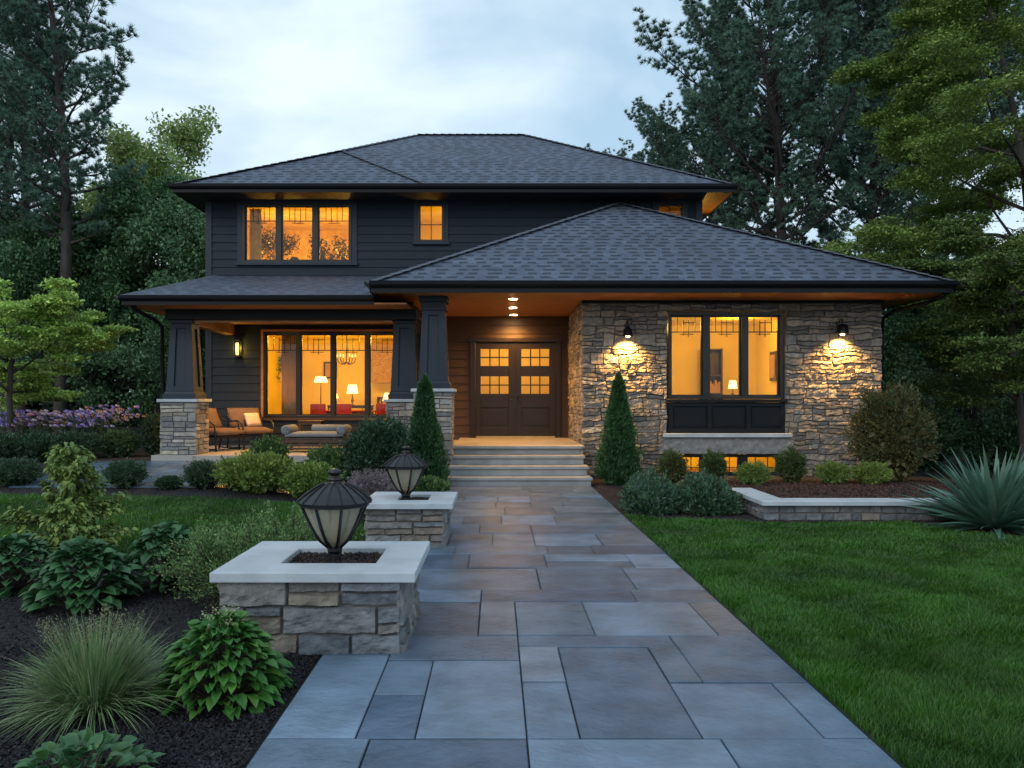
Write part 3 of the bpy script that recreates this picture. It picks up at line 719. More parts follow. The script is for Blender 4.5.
def window(hole, y, n, style, mul=.1, fr=.07, proud=.05, deep=.1, sill=True, liner=None, trimw=.09):
    x0, x1, z0, z1 = hole
    mb = MB(); a, b = y-proud, y+deep
    mb.box(x0, x0+fr, a, b, z0, z1); mb.box(x1-fr, x1, a, b, z0, z1)
    mb.box(x0+fr, x1-fr, a+.002, b, z1-fr, z1); mb.box(x0+fr, x1-fr, a+.002, b, z0, z0+fr)
    W = (x1-x0-2*fr-(n-1)*mul)/n; xs = []
    for i in range(n):
        s = x0+fr+i*(W+mul); xs.append((s, s+W))
        if i: mb.box(s-mul, s, a+.012, b-.003, z0+fr, z1-fr)
    win = mb.build('window', M['black'], house, bevel=.004)
    if trimw:
        t = MB(); p = y-.035
        t.box(x0-trimw, x0, p, y+.02, z0, z1); t.box(x1, x1+trimw, p, y+.02, z0, z1); t.box(x0-trimw-.02, x1+trimw+.02, p-.012, y+.02, z1, z1+trimw)
        t.build('casing', M['trim'], win, bevel=.003)
    if sill: MB().box(x0-trimw-.03, x1+trimw+.03, y-.09, y+.03, z0-.07, z0-.002).build('sill', M['trim'], win, bevel=.006)
    for (s, e) in xs:
        sb = MB(); f = .03; yy = y+.03; zz0, zz1 = z0+fr, z1-fr
        sb.box(s, s+f, yy-.025, yy+.025, zz0, zz1); sb.box(e-f, e, yy-.025, yy+.025, zz0, zz1); sb.box(s+f, e-f, yy-.024, yy+.024, zz0, zz0+f); sb.box(s+f, e-f, yy-.024, yy+.024, zz1-f, zz1)
        muntins(sb, s+f, e-f, zz0+f, zz1-f, yy, style)
        sb.build('sash', M['black'], win)
        g = MB(); g.poly([(s+f-.003, yy+.012, zz0+f-.003), (e-f+.003, yy+.012, zz0+f-.003), (e-f+.003, yy+.012, zz1-f+.003), (s+f-.003, yy+.012, zz1-f+.003)]); g.build('pane', M['glass'], win)
    return win
window(UW, WD, 3, 'up', mul=.12, fr=.05, trimw=.13)
window(SW1, WD, 1, 'cross', fr=.03, trimw=.1)
window(SW2, WD, 1, 'cross', fr=.03, trimw=.1)
pwn = window(PW, WD, 4, 'art', mul=.09, fr=.06, trimw=.0, sill=False)
t = MB(); t.box(PW[0]-.06, PW[0], WD-.05, WD+.02, PW[2], PW[3]); t.box(PW[1], PW[1]+.06, WD-.05, WD+.02, PW[2], PW[3]); t.box(PW[0]-.06, PW[1]+.06, WD-.06, WD+.02, PW[3], PW[3]+.05)
t.build('casing', M['wood'], pwn, bevel=.003); MB().box(PW[0]-.08, PW[1]+.08, WD-.08, WD+.02, PW[2]-.06, PW[2]-.002).build('sill', M['darkwood'], pwn, bevel=.004)
window((3.5, 5.84, 1.62, 3.38), SY+.08, 3, 'art', mul=.13, fr=.06, trimw=0, sill=False, proud=.08, deep=.12)
window((3.52, 5.78, .07, .49), SY+.1, 3, 'low', mul=.15, fr=.03, trimw=0, sill=False)
# panelled apron below wing window
mb = MB(); mb.box(3.48, 5.86, SY+.02, SY+.14, .93, 1.55)
for i in range(3):
    a = 3.5+i*.79; mb.box(a, a+.09, SY-.02, SY+.019, .95, 1.54)
    mb.box(a+.12, a+.76, SY-.0, SY+.0195, 1.05, 1.44); 
    mb.box(a+.16, a+.72, SY-.014, SY-.001, 1.09, 1.40)
mb.box(5.78, 5.86, SY-.02, SY+.019, .95, 1.54); mb.box(3.48, 5.86, SY-.022, SY+.0185, .932, 1.02); mb.box(3.48, 5.86, SY-.022, SY+.0185, 1.47, 1.55)
ap = mb.build('window_apron', M['fascia'], house, bevel=.004)
MB().box(3.44, 5.90, SY-.07, SY+.1, 1.552, 1.615).build('sill', M['fascia'], ap, bevel=.006)

# ---- entrance doors
mb = MB(); yd = WD-.02
mb.box(-.62, -.5, WD-.07, WD+.06, .695, 3.08); mb.box(1.44, 1.56, WD-.07, WD+.06, .695, 3.08); mb.box(-.66, 1.60, WD-.085, WD+.06, 3.0, 3.10); mb.box(-.5, 1.44, WD-.03, WD+.06, .695, .735)
df = mb.build('door_frame', M['door'], house, bevel=.004)
MB().box(-.48, 1.42, WD-.09, WD-.031, .692, .73).build('threshold', mat('brass', (.6, .42, .2), .3, .1, 8, metal=1), df)
for s, (dx0, gx0, gx1) in enumerate([(-.495, -.37, .30), (.475, .61, 1.28)]):
    dx1 = dx0+.962; mb = MB(); z0, z1 = .74, 2.975
    gl = [(2.42, 2.83), (1.75, 2.17)]; pn = (.95, 1.42)
    a, b = yd-.02, yd+.03
    zsr = [(z0, pn[0]), (pn[1], gl[1][0]), (gl[1][1], gl[0][0]), (gl[0][1], z1)]
    mb.box(dx0, gx0, a, b, z0, z1); mb.box(gx1, dx1, a, b, z0, z1)
    for c_, d in zsr: mb.box(gx0, gx1, a+.001, b-.001, c_, d)
    mb.box(gx0, gx1, a+.022, b-.002, pn[0], pn[1]); mb.frustum((gx0+gx1)/2, a+.02, pn[0]+.05, pn[1]-.05, gx1-gx0-.1, .03, gx1-gx0-.1, .03)
    for c_, d in gl:
        for k in (1, 2): x = gx0+(gx1-gx0)*k/3; mb.box(x-.015, x+.015, a+.004, b-.004, c_, d)
        mb.box(gx0, gx1, a+.005, b-.005, (c_+d)/2-.015, (c_+d)/2+.015)
    dr = mb.build('door', M['door'], house, bevel=.005)
    for c_, d in gl: MB().poly([(gx0, yd+.01, c_), (gx1, yd+.01, c_), (gx1, yd+.01, d), (gx0, yd+.01, d)]).build('pane', M['glass'], dr)
    hx = dx1-.07 if s == 0 else dx0+.06
    h = MB(); h.lathe((hx, a-.01, 1.66), [(.028, -.03), (.028, .03)], 10); h.box(hx-.02, hx+.02, a-.012, a-.002, 1.5, 1.75); h.tube([(hx, a-.01, 1.6), (hx, a-.06, 1.62), (hx+(-.09 if s == 0 else .09), a-.065, 1.6)], .01, 8)
    h.build('handle', M['black'], dr, smooth=False)
    if s == 0: MB().box(.455, .487, a-.02, a+.0, .74, 2.975).build('astragal', M['door'], dr, bevel=.003)

# ---- downspouts
def downspout(pts):
    MB().tube(pts, .04, 8).build('downspout', M['fascia'], house, smooth=True)
downspout([(8.45, 15.0, 3.66), (8.42, 15.05, 3.56), (8.3, 15.4, 3.47), (8.0, 16.1, 3.38), (7.93, 16.4, 3.28), (7.93, 16.45, 2.9), (7.93, 16.45, .1)])
downspout([(-7.0, 15.35, 3.46), (-6.98, 15.5, 3.35), (-6.85, 16.0, 3.22), (-6.8, 16.3, 3.1), (-6.8, 16.35, 1.6), (-6.83, 16.4, .5)])

# ---- rooms (open boxes behind the panes)
def room(x0, x1, y0, y1, z0, z1, wallm, floorm=None):
    mb = MB(); mb.poly([(x0, y1, z0), (x1, y1, z0), (x1, y1, z1), (x0, y1, z1)]); mb.poly([(x0, y0, z0), (x0, y1, z0), (x0, y1, z1), (x0, y0, z1)])
    mb.poly([(x1, y0, z0), (x1, y1, z0), (x1, y1, z1), (x1, y0, z1)]); mb.poly([(x0, y0, z1), (x1, y0, z1), (x1, y1, z1), (x0, y1, z1)])
    mb.build('room_wall', wallm, house)
    mb = MB(); mb.poly([(x0, y0, z0), (x1, y0, z0), (x1, y1, z0), (x0, y1, z0)]); mb.build('room_floor', floorm or M['intfloor'], house)
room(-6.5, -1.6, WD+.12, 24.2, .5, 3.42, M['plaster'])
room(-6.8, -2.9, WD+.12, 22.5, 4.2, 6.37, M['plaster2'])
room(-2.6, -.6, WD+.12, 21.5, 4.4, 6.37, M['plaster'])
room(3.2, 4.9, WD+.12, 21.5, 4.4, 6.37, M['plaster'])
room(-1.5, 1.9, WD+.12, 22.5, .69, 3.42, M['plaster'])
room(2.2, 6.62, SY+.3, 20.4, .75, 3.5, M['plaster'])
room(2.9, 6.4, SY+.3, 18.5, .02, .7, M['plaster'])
WARM = (1, .61, .08)
for n_, l_, e_ in [('room_light', (-4.6, 21.6, 3.2), 105), ('room_light', (-2.8, 21.6, 3.2), 80), ('room_light', (-5.6, 20.6, 5.3), 95), ('room_light', (-3.9, 20.6, 5.3), 85),
                   ('room_light', (-1.0, 20.3, 5.2), 42), ('room_light', (4.4, 20.2, 5.2), 130), ('room_light', (.4, 21, 3.1), 80), ('room_light', (3.4, 18.6, 3.3), 60), ('room_light', (5.6, 18.4, 3.3), 75),
                   ('room_light', (4.0, 17.3, .6), 34), ('room_light', (5.3, 17.3, .6), 34)]:
    light(n_, 'POINT', l_, e_*.72, WARM, .12)

# ---------------------------------------------------------------- lamps
def ceiling_light(x, y, z, label, e=40, grp='recessed lights over the front entry'):
    t = thing('ceiling_light', (x, y, z), label, 'ceiling light', grp)
    MB().lathe((x, y, z), [(.10, -.012), (.10, .0), (.07, .0)], 20).build('trim_ring', M['cream'], t)
    MB().lathe((x, y, z), [(.075, -.016), (.075, -.013)], 20).build('lens', M['disc'], t)
    light('downlight', 'SPOT', (x, y, z-.05), e*2.1, (1, .46, .10), .07, (x, y, 0), 148, .9)
    return t
ceiling_light(.34, 15.84, 3.612, 'nearest and highest-looking of the three round lights in the cedar entry ceiling', 38)
ceiling_light(.37, 17.35, 3.612, 'middle of the three round lights in the cedar entry ceiling', 65)
ceiling_light(.41, 18.8, 3.612, 'round ceiling light closest to the double doors', 110)
ceiling_light(-5.4, 17.5, 3.418, 'round light in the left porch ceiling above the armchairs', 150, 'recessed lights in the porch ceiling')
ceiling_light(-3.4, 17.5, 3.418, 'round light in the left porch ceiling above the daybed', 130, 'recessed lights in the porch ceiling')

def wall_lamp(x, z, label, flat):
    y = SY-.09
    t = thing('wall_lamp', (x, y, z), label, 'wall lamp', 'gooseneck lamps on the stone wall')
    MB().tube([(x, y+.06, z+.12), (x, y+.0, z+.12)], .05, 12).build('wall_plate', M['black'], t)
    MB().tube([(x, y+.02, z+.12), (x, y-.04, z+.20), (x, y-.11, z+.2), (x, y-.14, z+.12), (x, y-.14, z+.06)], .014, 8).build('arm', M['black'], t, smooth=True)
    pr = [(.03, .10), (.05, .06), (.085, .03), (.10, -.09), (.105, -.1)] if not flat else [(.05, .10), (.10, .08), (.115, -.07), (.12, -.085)]
    MB().lathe((x, y-.14, z), pr, 16).build('lamp_shade', M['black'], t, smooth=True)
    MB().lathe((x, y-.14, z), [(.03, -.125), (.045, -.11), (.045, -.102)], 12).build('bulb', M['bulb'], t)
    light('lamp_light', 'SPOT', (x, y-.115, z-.14), 330, (1, .53, .13), .035, (x, y+.12, z-1.3), 132, .9)
wall_lamp(2.64, 2.98, 'black bell-shaped lamp on the stone wall left of the wing window', False)
wall_lamp(6.94, 3.02, 'black squat lamp on the stone wall right of the wing window', True)

t = thing('wall_lantern', (-6.2, WD-.06, 2.85), 'black box lantern with a glowing glass tube on the porch siding', 'wall lantern')
mb = MB(); x, y, z = -6.2, WD-.13, 2.65
mb.box(x-.08, x+.08, y-.07, y+.09, z+.36, z+.39); mb.box(x-.08, x+.08, y-.07, y+.09, z-.02, z+.01)
for sx in (-1, 1):
    for sy in (-1, 1): mb.box(x+sx*.07-.008, x+sx*.07+.008, y+sy*.06-.008, y+sy*.06+.008, z+.01, z+.36)
mb.box(x-.05, x+.05, y+.07, y+.1, z+.05, z+.3); mb.build('frame', M['black'], t)
MB().lathe((x, y, z+.03), [(.03, 0), (.035, .03), (.035, .26), (.03, .29)], 12).build('glass_tube', emit('lantern_glow', (1, .50, .12), 3), t, smooth=True)
light('lantern_light', 'POINT', (x, y-.1, z+.2), 9, WARM, .05)
# soffit lamp on the right gable side wall
t = thing('wall_lantern', (4.98, 20.6, 5.3), 'small black up-light lantern on the right side wall under the eaves', 'wall lantern')
MB().lathe((5.06, 20.6, 5.2), [(.05, 0), (.06, .02), (.06, .16), (.055, .18)], 12).build('housing', M['black'], t, smooth=True)
MB().lathe((5.06, 20.6, 5.385), [(.045, 0), (.045, .01)], 12).build('lens', M['bulb'], t)
light('lantern_light', 'SPOT', (5.1, 20.5, 5.42), 40, WARM, .05, (5.25, 19.2, 6.6), 120, 1)

# garden lanterns
def lantern(cx, cy, z0, label):
    t = thing('garden_lantern', (cx, cy, z0), label, 'garden lantern', 'black garden lanterns on the stone planters')
    n = 8; rt, rb, zt, zb = .222, .045, .335, .045
    MB().lathe((cx, cy, z0), [(.03, -.09), (.028, .0), (.05, .02), (.05, .05), (.02, .055)], 12).build('post', M['black'], t, smooth=False)
    mb = MB()
    prof = lambda k: (rb+(rt-rb)*k**.66, zb+(zt-zb)*k)
    for i in range(n):
        a = 2*math.pi*(i+.5)/n
        pts = [(cx+math.cos(a)*prof(k/6)[0], cy+math.sin(a)*prof(k/6)[0], z0+prof(k/6)[1]) for k in range(7)]
        mb.tube(pts, .0115, 5)
    mb.lathe((cx, cy, z0+zt-.005), [(rt+.008, 0), (rt+.012, .008), (rt+.012, .022), (rt-.01, .028)], 48)
    mb.tube([(cx-.022, cy, z0-.07), (cx-.035, cy, z0), (cx-.045, cy, z0+.08)], .012, 6); mb.tube([(cx+.022, cy, z0-.07), (cx+.035, cy, z0), (cx+.045, cy, z0+.08)], .012, 6)
    mb.build('frame', M['black'], t)
    for i in range(n):
        a0 = 2*math.pi*(i-.5)/n; a1 = 2*math.pi*(i+.5)/n; g = MB()
        for k in range(6):
            r0, h0 = prof(k/6); r1, h1 = prof((k+1)/6); r0 -= .004; r1 -= .004
            g.poly([(cx+math.cos(a0)*r0, cy+math.sin(a0)*r0, z0+h0), (cx+math.cos(a1)*r0, cy+math.sin(a1)*r0, z0+h0), (cx+math.cos(a1)*r1, cy+math.sin(a1)*r1, z0+h1), (cx+math.cos(a0)*r1, cy+math.sin(a0)*r1, z0+h1)])
        g.build('glass_panel', M['frost'], t, smooth=False)
    rf = MB().lathe((cx, cy, z0), [(.252, .350), (.256, .362), (.212, .40), (.145, .447), (.08, .483), (.05, .488), (.045, .505)], 16).build('lantern_roof', M['black'], t)
    mb = MB()
    for i in range(16):
        a = 2*math.pi*i/16
        mb.tube([(cx+math.cos(a)*r, cy+math.sin(a)*r, z0+h) for r, h in ((.256, .366), (.212, .404), (.145, .451), (.08, .487))], .0055, 4)
    mb.build('seam', M['black'], rf)
    MB().lathe((cx, cy, z0), [(.05, .50), (.052, .515), (.03, .525), (.03, .54), (.05, .55), (.048, .57), (.02, .582)], 16).build('finial', M['black'], rf, smooth=True)
    MB().lathe((cx, cy, z0), [(.012, .05), (.03, .09), (.03, .22), (.015, .25)], 12).build('candle_lamp', M['cream'], t, smooth=True)
lantern(-1.108, 5.5, .545, 'nearer black lantern with ribbed roof, on the foreground stone planter')
lantern(-1.02, 9.05, .50, 'farther black lantern with ribbed roof, on the stone planter closer to the house')

# ---------------------------------------------------------------- planters
def planter(x0, x1, y0, y1, h, label, seed, bw=.27, **k):
    t = thing('stone_planter', ((x0+x1)/2, (y0+y1)/2, 0), label, 'planter', 'square stone planters beside the path')
    PSEL['p'] = [(.15, .165, .185), (.18, .19, .20), (.12, .135, .155), (.20, .20, .20), (.16, .155, .15), (.19, .165, .14)]
    stone_box('stone_body', x0+.05, x1-.09, y0+.06, y1-.06, 0, h-.062, t, seed, 'flrb', **k)
    mb = MB(); z0, z1 = h-.062, h; a0, a1, b0, b1 = x0+.36, x1-.29, y0+.3, y1-.29
    O = [(x0, y0), (x1, y0), (x1, y1), (x0, y1)]; I = [(a0, b0), (a1, b0), (a1, b1), (a0, b1)]
    for z in (z0, z1):
        for p in O+I: mb.vert((*p, z))
    for i in range(4):
        j = (i+1) % 4
        mb.face((i, j, 8+j, 8+i)); mb.face((4+i, 12+i, 12+j, 4+j)); mb.face((8+i, 8+j, 12+j, 12+i)); mb.face((i, 4+i, 4+j, j))
    mb.build('cap', M['cap'], t, bevel=.006)
    MB().box(a0-.02, a1+.02, b0-.02, b1+.02, h-.2, h-.045).build('soil', M['mulch'], t)
    g = np.random.default_rng(seed); n = 2500
    P = np.stack([g.uniform(a0, a1, n), g.uniform(b0, b1, n), g.uniform(h-.045, h-.03, n)], 1)-np.array([(x0+x1)/2, (y0+y1)/2, 0])
    d = g.normal(0, 1, (n, 3)); d /= np.linalg.norm(d, axis=1)[:, None]; s = np.cross(d, g.normal(0, 1, (n, 3))); s /= np.linalg.norm(s, axis=1)[:, None]
    V = np.stack([P-d*.012, P-s*.006, P+d*.012, P+s*.006], 1).reshape(-1, 3)
    C = np.repeat(np.array([[.045, .032, .03]])*g.uniform(.4, 1.6, (n, 1)), 4, axis=0)
    o = mesh_np('mulch', M['chip'], V, np.arange(4*n).reshape(-1, 4), C, t); o['kind'] = 'stuff'
planter(-1.775, -.5, 4.95, 6.07, .53, 'large square stone planter nearest the camera with pale cap and a lantern in its middle', 67, band=(.12, .2), seg=(.32, .72), th=.045, cell=.018, rough=.028, three=.12)
planter(-1.45, -.46, 8.5, 9.6, .50, 'smaller stone planter farther up the path towards the steps', 65, band=(.12, .2), seg=(.25, .55), th=.035, cell=.028, rough=.02, three=.15)
# low retaining wall around right bed
t = thing('planter_wall', (4.7, 10.6, 0), 'low L-shaped stone garden wall with pale limestone cap on the right lawn edge', 'garden wall')
stone_box('stone_body', 3.55, 6.3, 10.58, 10.82, 0, .21, t, 71, 'flr', band=(.08, .14), seg=(.2, .5), th=.028, cell=.04)
stone_box('stone_body', 3.55, 3.79, 10.83, 12.1, 0, .21, t, 75, 'flb', band=(.08, .14), seg=(.2, .5), th=.028, cell=.04)
mb = MB(); z0, z1 = .21, .268
P_ = [(3.5, 10.5), (6.35, 10.5), (6.35, 10.88), (3.87, 10.88), (3.87, 12.15), (3.5, 12.15)]
for z in (z0, z1):
    for p in P_: mb.vert((*p, z))
mb.face((6, 7, 8, 9, 10, 11)); mb.face((5, 4, 3, 2, 1, 0))
for i in range(6): j = (i+1) % 6; mb.face((i, j, 6+j, 6+i))
mb.build('cap', M['cap'], t, bevel=.006)
V = [(x, y, .15 if y < 13 else .15-.03*(y-13)) for x in np.linspace(3.8, 8.6, 12) for y in np.linspace(10.85, 16.2, 10)]
F = np.array([(i*10+j, i*10+10+j, i*10+11+j, i*10+1+j) for i in range(11) for j in range(9)])
tag(mesh_np('garden_bed', M['mulch'], np.array(V), F), kind='structure')
g = np.random.default_rng(8); n = 22000
x = g.uniform(3.8, 8.3, n); y = g.uniform(10.85, 15, n); P = np.stack([x, y, np.where(y < 13, .153, .153-.03*(y-13))+g.uniform(0, .02, n)], 1)
d = g.normal(0, 1, (n, 3)); d[:, 2] *= .4; d /= np.linalg.norm(d, axis=1)[:, None]; s = np.cross(d, [0, 0, 1])+g.normal(0, .3, (n, 3))
V = np.stack([P-d*.02, P-s*.008, P+d*.02, P+s*.008], 1).reshape(-1, 3)
C = np.repeat(np.array([[.085, .036, .026]])*g.uniform(.4, 1.5, (n, 1)), 4, axis=0)
tag(mesh_np('mulch', M['chip'], V, np.arange(4*n).reshape(-1, 4), C), kind='stuff')

# ---------------------------------------------------------------- porch furniture
def cushion(mb, x0, x1, y0, y1, z0, z1, p=.03):
    """pillowy box"""
    nx, ny = 6, 6; k = len(mb.v)
    for sgn, zz in ((1, z1), (-1, z0)):
        for i in range(nx+1):
            for j in range(ny+1):
                u, v = i/nx, j/ny; e = (1-(2*u-1)**6)*(1-(2*v-1)**6)
                mb.vert((x0+(x1-x0)*u, y0+(y1-y0)*v, (z0+z1)/2+sgn*((z1-z0)/2*(.45+.55*e)+p*.3*e)))
    o = (nx+1)*(ny+1)
    for i in range(nx):
        for j in range(ny):
            a = k+i*(ny+1)+j; mb.face((a, a+ny+1, a+ny+2, a+1)); mb.face((a+o, a+o+1, a+o+ny+2, a+o+ny+1))
    for i in range(nx):
        a = k+i*(ny+1); mb.face((a, a+o, a+o+ny+1, a+ny+1)); a += ny; mb.face((a, a+ny+1, a+o+ny+1, a+o))
    for j in range(ny):
        a = k+j; mb.face((a, a+1, a+o+1, a+o)); a += nx*(ny+1); mb.face((a, a+o, a+o+1, a+1))
def xform(mb, c_, rz, tilt=0, pre=None):
    Mx = Matrix.Translation(c_) @ Matrix.Rotation(rz, 4, 'Z')
    mb.v = [tuple(Mx @ Vector(p)) for p in mb.v]; return mb
def armchair(c_, rz, label, pillow=True, throw=False):
    t = thing('armchair', c_, label, 'armchair', 'curved metal armchairs on the porch'); 
    def B(mb, n, m, sm=False, bv=0): xform(mb, c_, rz); return mb.build(n, m, t, smooth=sm, bevel=bv)
    w_ = .4      # faces -Y locally
    for s in (-1, 1):
        x = s*w_
        B(MB().tube([(x, -.40, 0), (x, -.38, .3), (x, -.36, .56), (x, -.2, .64), (x, .1, .62), (x, .32, .70), (x, .5, .92)], .02, 8), 'arm', M['black'], True)
        B(MB().tube([(x, .38, 0), (x, .28, .32), (x, .38, .68)], .02, 8), 'leg', M['black'], True)
        B(MB().tube([(x, -.38, .05), (x, 0, .02), (x, .38, .05)], .014, 8), 'runner', M['black'], True)
    mb = MB(); mb.beam((-w_, -.38, .3), (w_, -.38, .3), .03, .05); mb.beam((-w_, .28, .3), (w_, .28, .3), .03, .05); mb.box(-w_, w_, -.38, .28, .29, .31); B(mb, 'seat_frame', M['black'])
    mb = MB(); cushion(mb, -.37, .37, -.42, .3, .31, .48); B(mb, 'seat_cushion', M['cushion'], True)
    mb = MB(); cushion(mb, -.37, .37, 0, .5, -.07, .07); Mx = Matrix.Translation((0, .24, .46)) @ Matrix.Rotation(R(62), 4, 'X'); mb.v = [tuple(Mx @ Vector(p)) for p in mb.v]
    B(mb, 'back_cushion', M['cushion'], True)
    if pillow:
        cc = Vector(c_) + Matrix.Rotation(rz, 3, 'Z') @ Vector((.14, .10, .50))
        mb = MB(); cushion(mb, -.19, .19, 0, .32, -.05, .05); Mx = Matrix.Rotation(R(66), 4, 'X'); mb.v = [tuple(Matrix.Rotation(rz+.3, 4, 'Z') @ Mx @ Vector(p)+cc) for p in mb.v]
        o = mb.build('pillow', M['cream'], None, smooth=True); tag(o, 'cream scatter pillow leaning in the tan porch armchair', 'pillow')
    return t
armchair((-5.62, 18.3, .5), R(38), 'tan cushioned black metal armchair with a cream pillow, left of the porch window')
armchair((-6.1, 17.5, .5), R(62), 'grey-tan cushioned metal armchair half hidden behind the left stone pier', False)
# daybed
t = thing('daybed', (-3.85, 17.1, .5), 'wooden slatted outdoor daybed with grey-blue cushion and bolsters under the porch window', 'daybed')
x0, x1, y0, y1, zf = -4.5, -3.15, 16.8, 17.5, .5
for a in (x0, x1-.06):
    for b in (y0, y1-.06): MB().box(a, a+.06, b, b+.06, zf, zf+.44).build('leg', M['darkwood'], t, bevel=.005)
mb = MB(); mb.box(x0+.06, x1-.06, y0+.01, y0+.05, zf+.2, zf+.27); mb.box(x0+.06, x1-.06, y1-.05, y1-.01, zf+.2, zf+.27); mb.box(x0, x1, y0, y1, zf+.272, zf+.30)
for i in range(2): mb.box(x0+.06, x1-.06, y0+.012, y0+.035, zf+.05+i*.07, zf+.1+i*.07)
mb.build('seat_frame', M['darkwood'], t, bevel=.004)
mb = MB(); cushion(mb, x0+.02, x1-.02, y0, y1, zf+.3, zf+.42); mb.build('seat_cushion', M['bluecush'], t, smooth=True)
for a, b in ((x0+.08, 'left'), (x1-.1, 'right')):
    MB().tube([(a, y0-.02, zf+.47), (a, y0, zf+.47), (a, y1, zf+.47), (a, y1+.02, zf+.47)], [.06, .1, .1, .06], 14).build('bolster', M['bluecush'], t, smooth=True)
mb = MB(); mb.tube([(x0+.5, y1-.12, zf+.48), (x0+.52, y1-.12, zf+.48), (x1-.2, y1-.12, zf+.48), (x1-.18, y1-.12, zf+.48)], [.05, .09, .09, .05], 14); mb.build('back_bolster', M['bluecush'], t, smooth=True)
def table(c_, w_, d_, h_, m, name, label, cat, tm=None, group=None):
    t = thing(name, c_, label, cat, group); x, y, z = c_
    MB().box(x-w_/2, x+w_/2, y-d_/2, y+d_/2, z+h_-.03, z+h_).build('tabletop', tm or m, t, bevel=.006)
    for sx in (-1, 1):
        for sy in (-1, 1): MB().frustum(x+sx*(w_/2-.04), y+sy*(d_/2-.04), z, z+h_-.031, .03, .03, .045, .045).build('leg', m, t)
    MB().box(x-w_/2+.03, x+w_/2-.03, y-d_/2+.02, y+d_/2-.02, z+h_-.09, z+h_-.031).build('apron', m, t)
    return t
table((-4.35, 18.85, .5), .55, .42, .62, M['darkwood'], 'side_table', 'small dark side table between the tan armchair and the daybed', 'side table')
table((-2.75, 18.4, .5), .6, .5, .66, M['darkwood'], 'side_table', 'dark wooden side table at the right end of the daybed', 'side table')

# ---------------------------------------------------------------- inside the rooms
table((-4.1, 21.6, .5), 1.5, .8, .82, M['darkwood'], 'dining_table', 'dining table with a red cloth top inside the porch room', 'table', M['red'])
def chair(c_, rz, label, m=M['red']):
    t = thing('dining_chair', c_, label, 'chair', 'red chairs in the porch room')
    def B(mb, n, mm, bv=0): xform(mb, c_, rz); return mb.build(n, mm, t, bevel=bv)
    B(MB().box(-.22, .22, -.22, .22, .44, .52), 'seat', m, .01)
    B(MB().box(-.21, .21, .18, .24, .56, 1.0), 'backrest', m, .02)
    for sx in (-1, 1):
        for sy in (-1, 1): B(MB().box(sx*.19-.018, sx*.19+.018, sy*.19-.018, sy*.19+.018, 0, .44 if sy < 0 else .6), 'leg', M['darkwood'])
chair((-4.55, 20.85, .5), R(168), 'left red dining chair seen through the porch window')
chair((-3.95, 20.8, .5), R(185), 'middle red dining chair seen through the porch window')
chair((-3.0, 21.1, .5), R(200), 'rightmost red dining chair seen through the porch window')
def table_lamp(c_, h, r, label, hh=.22, name='table_lamp'):
    t = thing(name, c_, label, 'lamp', None); x, y, z = c_
    MB().lathe((x, y, z), [(.07, 0), (.07, .015), (.02, .03), (.05, h*.35), (.02, h*.6), (.012, h)], 12).build('lamp_base', M['darkwood'], t, smooth=True)
    MB().lathe((x, y, z), [(r, h-.02), (r*.7, h-.02+hh)], 16).build('lamp_shade', M['shade'], t, smooth=True)
    light('lamp_light', 'POINT', (x, y-r-.08, z+h+.05), 9, WARM, .08)
mb_ = table((-4.25, 23.4, .5), 1.3, .4, .95, M['darkwood'], 'console_table', 'dark console table against the back wall of the porch room', 'table')
table_lamp((-4.2, 23.4, 1.45), .36, .17, 'white drum table lamp glowing on the console in the porch room', .26)
table_lamp((-4.95, 22.6, .5), 1.62, .2, 'tall floor lamp with arched shade left in the porch room', .16, 'floor_lamp')
table((-3.0, 22.9, .5), .9, .45, .8, M['darkwood'], 'side_table', 'dark side table under the bright lamp at the right of the porch room', 'side table')
table_lamp((-3.05, 22.9, 1.3), .30, .2, 'bright wide table lamp behind the rightmost porch window pane', .22)
t = thing('chandelier', (-4.0, 21.4, 2.72), 'dark scrolled iron chandelier hanging in the porch room', 'chandelier')
mb = MB(); mb.tube([(-4.0, 21.4, 3.42), (-4.0, 21.4, 2.6)], .012, 6)
for i in range(6):
    a = i*math.pi/3; ca, sa = math.cos(a), math.sin(a)
    mb.tube([(-4.0+ca*r, 21.4+sa*r, z) for r, z in ((0, 2.62), (.12, 2.55), (.22, 2.62), (.24, 2.75))], .012, 6)
mb.build('frame', M['black'], t, smooth=True)
mb = MB()
for i in range(6):
    a = i*math.pi/3; mb.lathe((-4.0+math.cos(a)*.24, 21.4+math.sin(a)*.24, 2.75), [(.012, 0), (.014, .05), (.004, .08)], 6)
mb.build('candle_bulbs', M['shade'], t)
tag(MB().box(-3.75, -1.62, 23.7, 24.18, 2.1, 3.41).build('brick_chimney_breast', M['brickint']), 'brown brick chimney breast above the lamps in the porch room', 'chimney breast')
def curtain(x0, x1, y, z0, z1, label, m=M['curtain'], n=26):
    mb = MB(); 
    for i in range(n+1):
        x = x0+(x1-x0)*i/n; yy = y+.035*math.sin(i*1.9)+.01*math.sin(i*.7)
        mb.vert((x, yy, z0)); mb.vert((x, yy, z1))
    for i in range(n): mb.face((2*i, 2*i+2, 2*i+3, 2*i+1))
    return tag(mb.build('curtain', m, None, smooth=True), label, 'curtain')
curtain(-5.25, -4.85, WD+.3, .6, 3.3, 'brown pleated curtain behind the leftmost porch window pane')
curtain(-6.05, -5.75, WD+.35, 4.5, 6.3, 'amber curtain at the left edge of the triple upstairs window', M['plaster2'])
tag(MB().frustum(-3.8, 21.0, 4.95, 5.3, .3, .1, .3, .1).build('cushion', M['darkwood'], None, bevel=.03), 'dark cushion on the upstairs sill', 'cushion') if False else None
